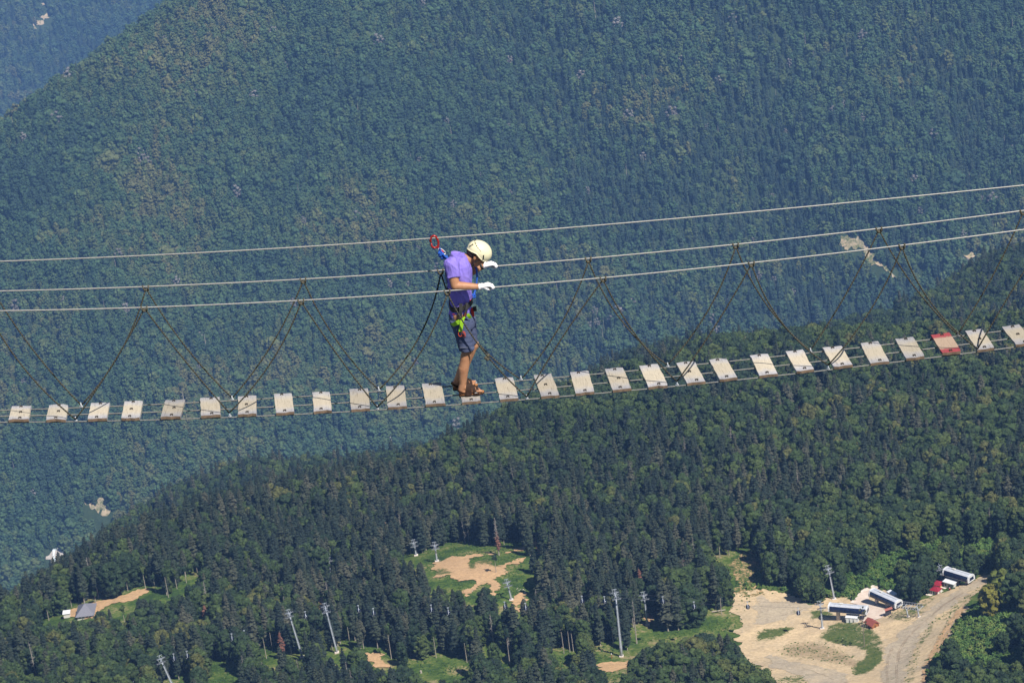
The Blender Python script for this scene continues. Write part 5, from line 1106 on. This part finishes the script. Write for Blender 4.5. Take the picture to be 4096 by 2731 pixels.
def solid(mb, voxel, smooth, name, mat, parent, fold=None):
    """one continuous skin grown over overlapping volumes"""
    o = mb.build(name+'_raw', mat); me0 = o.data
    rm = o.modifiers.new('r', 'REMESH'); rm.mode = 'VOXEL'; rm.voxel_size = voxel
    sm = o.modifiers.new('s', 'SMOOTH'); sm.iterations = smooth; sm.factor = .5
    dg = bpy.context.evaluated_depsgraph_get(); dg.update()
    me = bpy.data.meshes.new_from_object(o.evaluated_get(dg)); bpy.data.objects.remove(o); bpy.data.meshes.remove(me0)
    me.name = name
    if fold is not None: fold(me)
    co_ = np.empty(len(me.vertices)*3); me.vertices.foreach_get('co', co_); co_ = co_.reshape(-1, 3)-ORIG[parent.name]; me.vertices.foreach_set('co', co_.ravel())
    me.polygons.foreach_set('use_smooth', [True]*len(me.polygons)); me.materials.clear(); me.materials.append(mat); me.update()
    return link(name, me, parent)
man = thing('person', O_*V(1, 1, 0)+Zv*float(deckz(O_ @ TV, 0)), 'person in violet shirt, slate shorts and cream helmet, gloved hands on the cables', 'person')
def ring(c, a, b, n=28, tilt=0.0, p=2.4):
    out = []
    for t in np.linspace(0, 2*math.pi, n+1)[:-1]:
        cx, sy = math.cos(t), math.sin(t); k = (abs(cx)**p+abs(sy)**p)**(-1/p)
        out.append(c+TV*a*cx*k+NPV*b*sy*k+Zv*tilt*a*cx*k)
    return out
TORSO = [(742, 304, 482, .168), (700, 307, 486, .163), (655, 318, 492, .156), (600, 311, 492, .162), (550, 298, 494, .172), (500, 290, 494, .180), (450, 284, 494, .190), (400, 279, 494, .198), (350, 277, 490, .202), (312, 286, 474, .195), (285, 306, 460, .165), (264, 332, 452, .115), (248, 352, 446, .085)]
def trow(zy, k=1.0, ky=1.0, n=36):
    T_ = TORSO[::-1]; zs = [q[0] for q in T_]; l = np.interp(zy, zs, [q[1] for q in T_]); r = np.interp(zy, zs, [q[2] for q in T_]); b = np.interp(zy, zs, [q[3] for q in T_])
    return Q((l+r)/2, zy, 0), (r-l)/2/2.09/385*k, b*ky
# body skin
body = MB()
hk = {}
hc_ = J(1903, 1019, 0); BOW = math.radians(42); HF = TV*math.cos(BOW)-Zv*math.sin(BOW); HU = TV*math.sin(BOW)+Zv*math.cos(BOW)
HA = (HF, NPV, HU); hp = lambda f, s, u_: hc_+HF*f+NPV*s+HU*u_
body.ell(hp(-.005, 0, .03), (.100, .077, .092), HA); body.ell(hp(.028, 0, -.035), (.066, .062, .082), HA); body.ell(hp(.058, 0, -.088), (.032, .036, .026), HA)
body.cap(hp(.092, 0, .012), hp(.112, 0, -.03), .011, .016); body.ell(hp(.108, 0, -.034), (.017, .019, .012), HA)
body.cap(hp(.084, -.034, .025), hp(.084, .034, .025), .014, .014)
for s in (-1, 1):
    body.ell(hp(-.008, s*.078, -.012), (.020, .010, .032), HA); body.ell(hp(.062, s*.04, -.03), (.024, .02, .024), HA); body.ell(hp(.088, s*.031, .004), (.010, .013, .009), HA)
body.cap(hp(.088, -.02, -.062), hp(.088, .02, -.062), .010, .010); body.cap(hp(.085, -.017, -.074), hp(.085, .017, -.074), .009, .009)
body.cap(J(1838, 1046, 0), hp(-.02, 0, -.06), .066, .060)
for i in range(0, len(TORSO)-1): pass
body.loft([ring(*(lambda c, a, b: (c, a*.86, b*.86))(*trow(zy))) for zy in (760, 700, 650, 600, 550, 500, 450, 400, 350, 312, 285)])
sN, eN, wN = Q(322, 330, -.185), J(1821, 1143, -.245), J(1921, 1147.5, -.262)
sF, eF, wF = Q(400, 318, .185), J(1862, 1098, .27), J(1936, 1061.5, .272)
def arm(s, e, w):
    body.cap(s, e, .056, .047); body.cap(e, e+(w-e)*.35, .046, .044); body.cap(e+(w-e)*.3, w, .045, .029)
    body.ell(e, .046)
arm(sN, eN, wN); arm(sF, eF, wF)
def leg(hip, knee, calf, ank, heel, ball, toe, side):
    body.cap(hip, knee, .085, .062); body.cap(knee, knee+(calf-knee)*.6, .060, .056); body.cap(knee+(calf-knee)*.5, calf+(ank-calf)*.3, .055, .054); body.cap(calf+(ank-calf)*.2, ank, .055, .037)
    body.ell(knee+TV*.018, (.05, .05, .06)); body.cap(ank, heel+Zv*.012, .038, .034); body.cap(ank-Zv*.032+TV*.012, ball+Zv*.004, .035, .028); body.cap(heel, ball, .032, .034)
    for q in range(5):
        off = (q-2)*.0165; L = .046-.006*q; st = ball+NPV*side*off*1.15+TV*.01; body.cap(st, st+TV*L+Zv*-.008, .0125 if q else .0155, .0105 if q else .014)
FN = float(deckz(J(1890, 1590, -.12) @ TV, -.12)); FFz = float(deckz(J(1870, 1563, .08) @ TV, .08))
def fz(P, z, h): P = P.copy(); P[2] = z+h; return P
YNf, YFf = -.115, .085
leg(Q(398, 760, -.09), Q(462, 1045, -.10), Q(428, 1165, -.11), Q(420, 1330, YNf), fz(Q(408, 1400, YNf), FN, .055), fz(Q(535, 1410, YNf), FN, .050), None, 1)
leg(Q(405, 755, .09), Q(502, 1000, .09), Q(442, 1150, .085), Q(374, 1300, YFf), fz(Q(362, 1365, YFf), FFz, .055), fz(Q(486, 1375, YFf), FFz, .050), None, -1)
solid(body, .0058, 5, 'body', SKIN, man)
# hair under the rim
solid(MB().ell(hp(-.028, 0, .012), (.085, .080, .072), HA), .008, 3, 'hair', HAIR, man)
# shirt
sh = MB(); sh.loft([ring(*trow(zy)) for zy in (742, 725, 700, 675, 655, 630, 600, 575, 550, 525, 500, 475, 450, 425, 400, 375, 350, 330, 312, 298, 285, 274, 264, 255)])
def sleeve(s, e, r0, r1):
    d = (e-s); x_, y_, _ = frame(d); L = np.linalg.norm(d)
    sh.tube([s-d*.12, s, s+d*.5, e], [r0*.75, r0, (r0+r1)/2, r1], 18); sh.ell(s, r0)
sleeve(Q(326, 334, -.175), Q(343, 441, -.222), .082, .066); sleeve(Q(398, 322, .175), Q(418, 418, .24), .082, .066)
solid(sh, .0065, 4, 'shirt', SHIRT, man, folds(.011, 13, 3.2, 9, 5))
# collar
c0 = Q(398, 262, 0); cm = MB(); rgs = []
for k, (dx, dz, a, b) in enumerate(((-.012, -.03, .098, .098), (-.004, .0, .090, .09), (.004, .018, .092, .092), (.004, .018, .080, .080), (-.002, -.02, .082, .085))):
    rgs.append([c0+TV*(a*math.cos(t)+dx)+NPV*b*math.sin(t)+Zv*(dz-.42*a*math.cos(t)+.0) for t in np.linspace(0, 6.283, 25)[:-1]])
cm.loft(rgs, close=False); cm.build('collar', SHIRT, man, smooth=True)
# shorts
st_ = MB(); st_.loft([ring(Q((l+r)/2, zy, 0), (r-l)/2/2.09/385, b) for zy, l, r, b in ((716, 308, 482, .160), (740, 304, 496, .168), (775, 304, 512, .174), (810, 312, 520, .174), (840, 325, 522, .165))])
def lg(rows, Y):
    st_.loft([ring(Q((l+r)/2, zy, Y), (r-l)/2/2.09/385, w, p=2.1) for zy, l, r, w in rows])
lg(((790, 308, 486, .092), (850, 332, 484, .096), (900, 348, 492, .097), (950, 363, 504, .097), (1000, 378, 514, .096), (1037, 389, 521, .096)), -.098)
lg(((770, 380, 528, .090), (850, 410, 536, .094), (920, 432, 541, .094), (978, 446, 545, .094)), .095)
solid(st_, .0065, 4, 'shorts', SHORTS, man, folds(.004, 5, 12, 7, 9))
MB().tube([Q(389+132*q, 1024, -.2) for q in np.linspace(.05, .95, 8)], .0025, 5).build('hem_stitch', M('grey_thread', (.2, .22, .3)), man)
MB().box(Q(343, 745, -.178), (.022, .004, .008), (TV, NPV, Zv)).build('pocket_tab', REDROOF, man)
# gloves
def glove(w, rail, sd, name='glove'):
    g = MB(); d = (rail-w); d[2] = 0; pm = (rail+Zv*.034)
    g.tube([w-(rail-w)*.16, w+(pm-w)*.1, w+(pm-w)*.35], [.036, .034, .034], 14)
    ax = TV; k0 = w+(pm-w)*.2
    for q in range(4): y = (q-1.5)*.017; g.cap(k0+NPV*y*.7, pm+NPV*y*1.15+TV*(.012 if q in (1, 2) else 0), .020, .0165)
    for q in range(4):
        y = (q-1.5)*.0205; b = pm+NPV*y*1.1+TV*(.012 if q in (1, 2) else .0); L = (.040, .046, .044, .036)[q]
        p1 = b+TV*L*.62+Zv*-.010; p2 = p1+TV*L*.30+Zv*(-.026)-NPV*y*.25; p3 = p2-TV*.012+Zv*-.016-NPV*y*.35
        g.cap(b, p1, .0118, .0105); g.cap(p1, p2, .0105, .0098); g.cap(p2, p3, .0098, .0088)
    y = -sd*.034; t0 = w+(pm-w)*.45+NPV*y*.7-Zv*.008; t1 = t0+TV*.032+NPV*y*.35-Zv*.020; t2 = t1+TV*.026-Zv*.016-NPV*y*.7
    g.cap(t0, t1, .0155, .0130); g.cap(t1, t2, .0130, .0105)
    return solid(g, .0030, 2, name, GLOVE, man)
glove(wN, railN(float(J(1955, 1155, YN) @ TV)), 1); glove(wF, railF(float(J(1968, 1072, YF) @ TV)), -1)
wd = (eF-wF)/np.linalg.norm(eF-wF); x_, y_, _ = frame(wd); wc = wF+wd*.028
MB().tube([wc-wd*.012, wc+wd*.012], .034, 16).build('wrist_strap', BLACK, man, smooth=True)
# sandals
def sandal(yc, z, hz, tz, sd):
    hl = Q(hz[0], hz[1], yc) @ TV; tl = Q(tz[0], tz[1], yc) @ TV; L = tl-hl
    base = lambda s, y, h: TV*s+NPV*(DM+yc+y)+Zv*(z+h)
    out = [(0, .018), (.05, .030), (.2, .034), (.42, .033), (.62, .041), (.8, .044), (.92, .036), (1, .016)]
    def ringz(h, g=1.0): return [base(hl+L*.5+(t-.5)*L*g, w*g, h+.008*max(0, t-.75)) for t, w in out]+[base(hl+L*.5+(t-.5)*L*g, -w*g, h+.008*max(0, t-.75)) for t, w in reversed(out)]
    s = thing_part('sandal'); 
    MB().loft([ringz(.001), ringz(.002, 1.0), ringz(.018)]).build('sole', SOLE, s); MB().loft([ringz(.0185, .985), ringz(.024, .985)]).build('insole', INSOLE, s)
    def band(p0, top, p1, wd_, th=.0035):
        pts = []
        for k in np.linspace(0, 1, 12):
            a = math.pi*k; pts.append((p0*(1-k)+p1*k)+(top-(p0+p1)/2)*math.sin(a)**.55)
        m = MB(); rg_ = []
        for k, p in enumerate(pts):
            d = pts[min(k+1, 11)]-pts[max(k-1, 0)]; d /= np.linalg.norm(d); sdv = np.cross(d, Zv) if abs(d[2]) < .9 else V(*TV); sdv = TV*1.0; nn = np.cross(d, sdv); nn /= np.linalg.norm(nn)
            rg_.append([p-sdv*wd_/2-nn*th, p+sdv*wd_/2-nn*th, p+sdv*wd_/2+nn*th, p-sdv*wd_/2+nn*th])
        return m.loft(rg_).build('strap', LEATH, s)
    at = lambda t: hl+L*t
    band(base(at(.38), -.052, .018), base(at(.44), 0, .132), base(at(.38), .050, .018), .062)
    band(base(at(.66), -.054, .018), base(at(.60), 0, .106), base(at(.70), .048, .018), .030)
    band(base(at(.74), -.055, .018), base(at(.72), 0, .090), base(at(.62), .049, .018), .024)
    bk = MB(); pts = [base(at(.34), -0.046, .030), base(at(.16), -0.046, .052), base(at(.04), -0.036, .070), base(at(-.035), 0.000, .076), base(at(.04), 0.036, .070), base(at(.16), 0.046, .052), base(at(.34), 0.046, .030)]
    bk.loft([[p-Zv*.012, p+Zv*.012, p+Zv*.012+NPV*.003*(1 if k > 3 else -1)-TV*.003, p-Zv*.010+NPV*.003*(1 if k > 3 else -1)-TV*.003] for k, p in enumerate(pts)]).build('heel_strap', LEATH, s)
    for t in (.64, .70): MB().ell(base(at(t), -.055, .040), .004, nu=8, nv=6).build('rivet', SHINY, s)
def thing_part(nm_):
    o = link(nm_, None, man); return o
sandal(YNf, FN, (390, 1440), (606, 1440), 1); sandal(YFf, FFz, (341, 1395), (552, 1380), -1)
# helmet
hh = hp(.012, 0, .050); HRX, HRY, HRZ = .136, .112, .112
def hshell(az_, el_, k=1.0): return hh+HF*HRX*k*math.cos(el_)*math.cos(az_)+NPV*HRY*k*math.cos(el_)*math.sin(az_)+HU*HRZ*k*math.sin(el_)
def rim(a):
    a = abs(math.atan2(math.sin(a), math.cos(a))); return np.interp(a, [0, .5, 1.0, 1.45, 1.9, 2.4, 3.15], [-.20, -.24, -.42, -.30, -.12, -.30, -.42])
mb = MB(); na, ne = 40, 12; outer = [[hshell(2*math.pi*i/na, rim(2*math.pi*i/na)+(math.pi/2-rim(2*math.pi*i/na))*min(j/ne, .995)) for i in range(na)] for j in range(ne+1)]
inner = [[hh+(p-hh)*.93 for p in rr_] for rr_ in outer]; lip = [hh+(p-hh)*1.012 for p in outer[0]]
mb.loft(list(reversed(inner))+[lip]+outer, close=True); hel = mb.build('helmet', HELM, man, smooth=True)
def on_helm(u, v):
    d = ray(u, v); d = d/np.linalg.norm(d); Bm = np.array(HA)/np.array([HRX, HRY, HRZ])[:, None]; o = Bm @ (-hh); e = Bm @ d; b = o @ e; c = o @ o-1; q = b*b-(e @ e)*c
    if q < 0: return None
    return d*((-b-math.sqrt(q))/(e @ e))
Z2 = lambda x, y: (1680+x/4.48, 920+y/4.48)
for (a, b, w) in (((888, 298), (955, 255), .016), ((1132, 525), (1138, 452), .014), ((980, 205), (992, 182), .009), ((984, 225), (1000, 252), .009), ((1003, 270), (1022, 298), .008), ((1030, 308), (1052, 336), .006), ((1060, 348), (1096, 392), .003)):
    p, q = on_helm(*Z2(*a)), on_helm(*Z2(*b))
    if p is None or q is None: continue
    nrm = ((p+q)/2-hh); nrm /= np.linalg.norm(nrm); x_ = q-p; L = np.linalg.norm(x_); x_ /= L; y_ = np.cross(nrm, x_); y_ /= np.linalg.norm(y_); MB().box((p+q)/2+nrm*.0005, (L, w, .004), (x_, y_, np.cross(x_, y_))).build('vent_slot', BLACK, hel)
# chin straps
ear = hp(-.005, -.084, -.03); chin = hp(.045, -.03, -.112)
for a, b in ((hp(.045, -.085, .02), hp(.012, -.078, -.075)), (hp(-.045, -.090, .01), hp(.012, -.078, -.075)), (hp(.012, -.078, -.075), hp(.050, 0, -.122)), (hp(.012, .078, -.075), hp(.050, 0, -.122)), (hp(.012, -.080, -.075), hp(.010, -.085, -.235))):
    MB().bar(a, b, .016, .004).build('chin_strap', BLACK, man)
# harness
hn = thing_part('harness')
def belt(zy, h, k, tilt, mat, nm_):
    c, a, b = trow(zy, k, k); o = []
    for dz, kk_ in ((-h/2, 1), (-h/2, 1.05), (h/2, 1.05), (h/2, 1)): o.append([p+Zv*dz for p in ring(c, a*kk_, b*kk_, 36, tilt)])
    o.append(o[0]); return MB().loft(o, close=False).build(nm_, mat, hn, smooth=False)
belt(645, .052, 1.10, .22, BLACK, 'waist_belt')
def strap(pts, w, mat, nm_, nrm=None, th=.004):
    pts = [np.asarray(p, float) for p in pts]; rg_ = []; nv = -NPV if nrm is None else nrm
    for k, p in enumerate(pts):
        d = pts[min(k+1, len(pts)-1)]-pts[max(k-1, 0)]; d /= np.linalg.norm(d); s = np.cross(d, nv); s /= np.linalg.norm(s); rg_.append([p-s*w/2, p+s*w/2, p+s*w/2+nv*th, p-s*w/2+nv*th])
    return MB().loft(rg_).build(nm_, mat, hn)
YO = -.212
strap([Q(404, 655, -.185), Q(404, 720, -.205), Q(400, 780, YO), Q(396, 822, YO)], .036, BLACK, 'hip_strap')
strap([Q(456, 650, -.180), Q(452, 700, -.198), Q(444, 745, -.206), Q(434, 772, YO)], .026, BLACK, 'hip_strap')
strap([Q(446, 735, -.212), Q(432, 770, -.216)], .020, M('dark_red_webbing', (.12, .02, .015)), 'label_patch')
strap([Q(330, 838, -.165), Q(345, 830, -.19), Q(370, 818, -.210), Q(398, 804, -.216)], .046, GREEN, 'leg_loop')
strap([Q(438, 768, -.217), Q(425, 778, -.218)], .020, GREEN, 'leg_loop'); strap([Q(458, 742, -.200), Q(472, 760, -.192), Q(484, 778, -.17)], .034, GREEN, 'leg_loop')
strap([Q(418, 778, -.222), Q(412, 820, -.226), Q(405, 862, -.224), Q(400, 890, -.220)], .038, GREEN, 'gear_strap')
for cx, cy, r1, r2 in ((398, 910, .018, .028), (424, 912, .012, .030), (434, 915, .010, .032)):
    MB().tube([Q(cx, cy, -.215)+TV*r1*math.cos(q)+Zv*r2*math.sin(q) for q in np.linspace(0, 6.283, 14)], .0036, 6).build('cord_loop', ORANGE, hn)
strap([Q(494, 690, -.06), Q(502, 725, -.06), Q(506, 765, -.06)], .030, REDW, 'gear_sling'); MB().box(Q(521, 700, -.06), (.036, .03, .042), (TV, NPV, Zv)).build('buckle_block', BLACK, hn)
strap([Q(478, 640, -.12), Q(488, 615, -.07), Q(500, 600, -.0)], .026, REDW, 'tie_in_loop'); strap([Q(486, 648, -.12), Q(496, 628, -.07), Q(504, 606, 0)], .03, BLACK, 'tie_in_loop')
strap([Q(318, 640, -.04), Q(299, 570, -.04), Q(284, 490, -.04), Q(276, 400, -.04)], .05, BLACK, 'back_strap', -TV)
strap([Q(312, 600, -.075), Q(318, 580, -.085)], .03, REDW, 'back_patch', -TV)
# lanyard
ly = thing('safety_lanyard', Q(185, 150, 0), 'blue braided lanyard with red hook clipped on the safety cable behind the walker', 'lanyard')
path = [Q(503, 612, -.02), Q(512, 585, 0), Q(526, 540, .03), Q(536, 480, .05), Q(541, 420, .06), Q(534, 365, .08), Q(518, 325, .11), Q(480, 300, .17), Q(420, 290, .22), Q(360, 272, .16), Q(325, 272, .04), Q(297, 280, .02), Q(270, 262, .03), Q(248, 230, .06), Q(222, 206, .09)]
P_ = np.array(path); tt = np.linspace(0, len(path)-1, 90); sp = np.stack([np.interp(tt, range(len(path)), P_[:, i]) for i in range(3)], 1)
for _ in range(4): sp[1:-1] = (sp[:-2]+2*sp[1:-1]+sp[2:])/4
MB().tube(list(sp), [.0085+.0014*(i % 2) for i in range(len(sp))], 7).build('rope', BLUE, ly, smooth=True)
kn = MB(); rk = np.random.default_rng(4)
for (zx, zy, n_) in ((228, 250, 9), (250, 268, 8), (280, 272, 8), (232, 222, 5), (512, 588, 7), (505, 606, 5)):
    for q in range(n_): c = Q(zx, zy, .06 if zx < 400 else 0)+rk.normal(0, .010, 3); kn.ell(c, (.011, .008, .014), nu=8, nv=5)
kn.build('knot', BLUE, ly, smooth=True)
hs_ = safe(float(J(1743, 950, .1) @ TV)); hook = []
for zx, zy in ((160, 152), (158, 172), (168, 185), (186, 192), (205, 186), (217, 170), (216, 145), (208, 118), (196, 98), (178, 90), (160, 98), (151, 118), (150, 138), (157, 146)): hook.append(Q(zx, zy, .1))
hb = MB(); hb.tube(hook, [.006]+[.0115]*12+[.007], 8); hb.build('hook', REDM, ly, smooth=True); MB().bar(Q(208, 178, .1), Q(224, 200, .1), .02, .016).build('hook_eye', REDM, ly)
cb = []
for q in np.linspace(0, 6.283, 16): cb.append(Q(246, 220, .09)+(Q(276, 240, .09)-Q(216, 200, .09))*.5*math.cos(q)+Zv*.018*math.sin(q)+TV*.007*math.sin(q))
MB().tube(cb, .0055, 7).build('carabiner', SHINY, ly, smooth=True); MB().bar(Q(240, 212, .085), Q(258, 226, .085), .016, .012).build('gate_sleeve', REDW, ly)
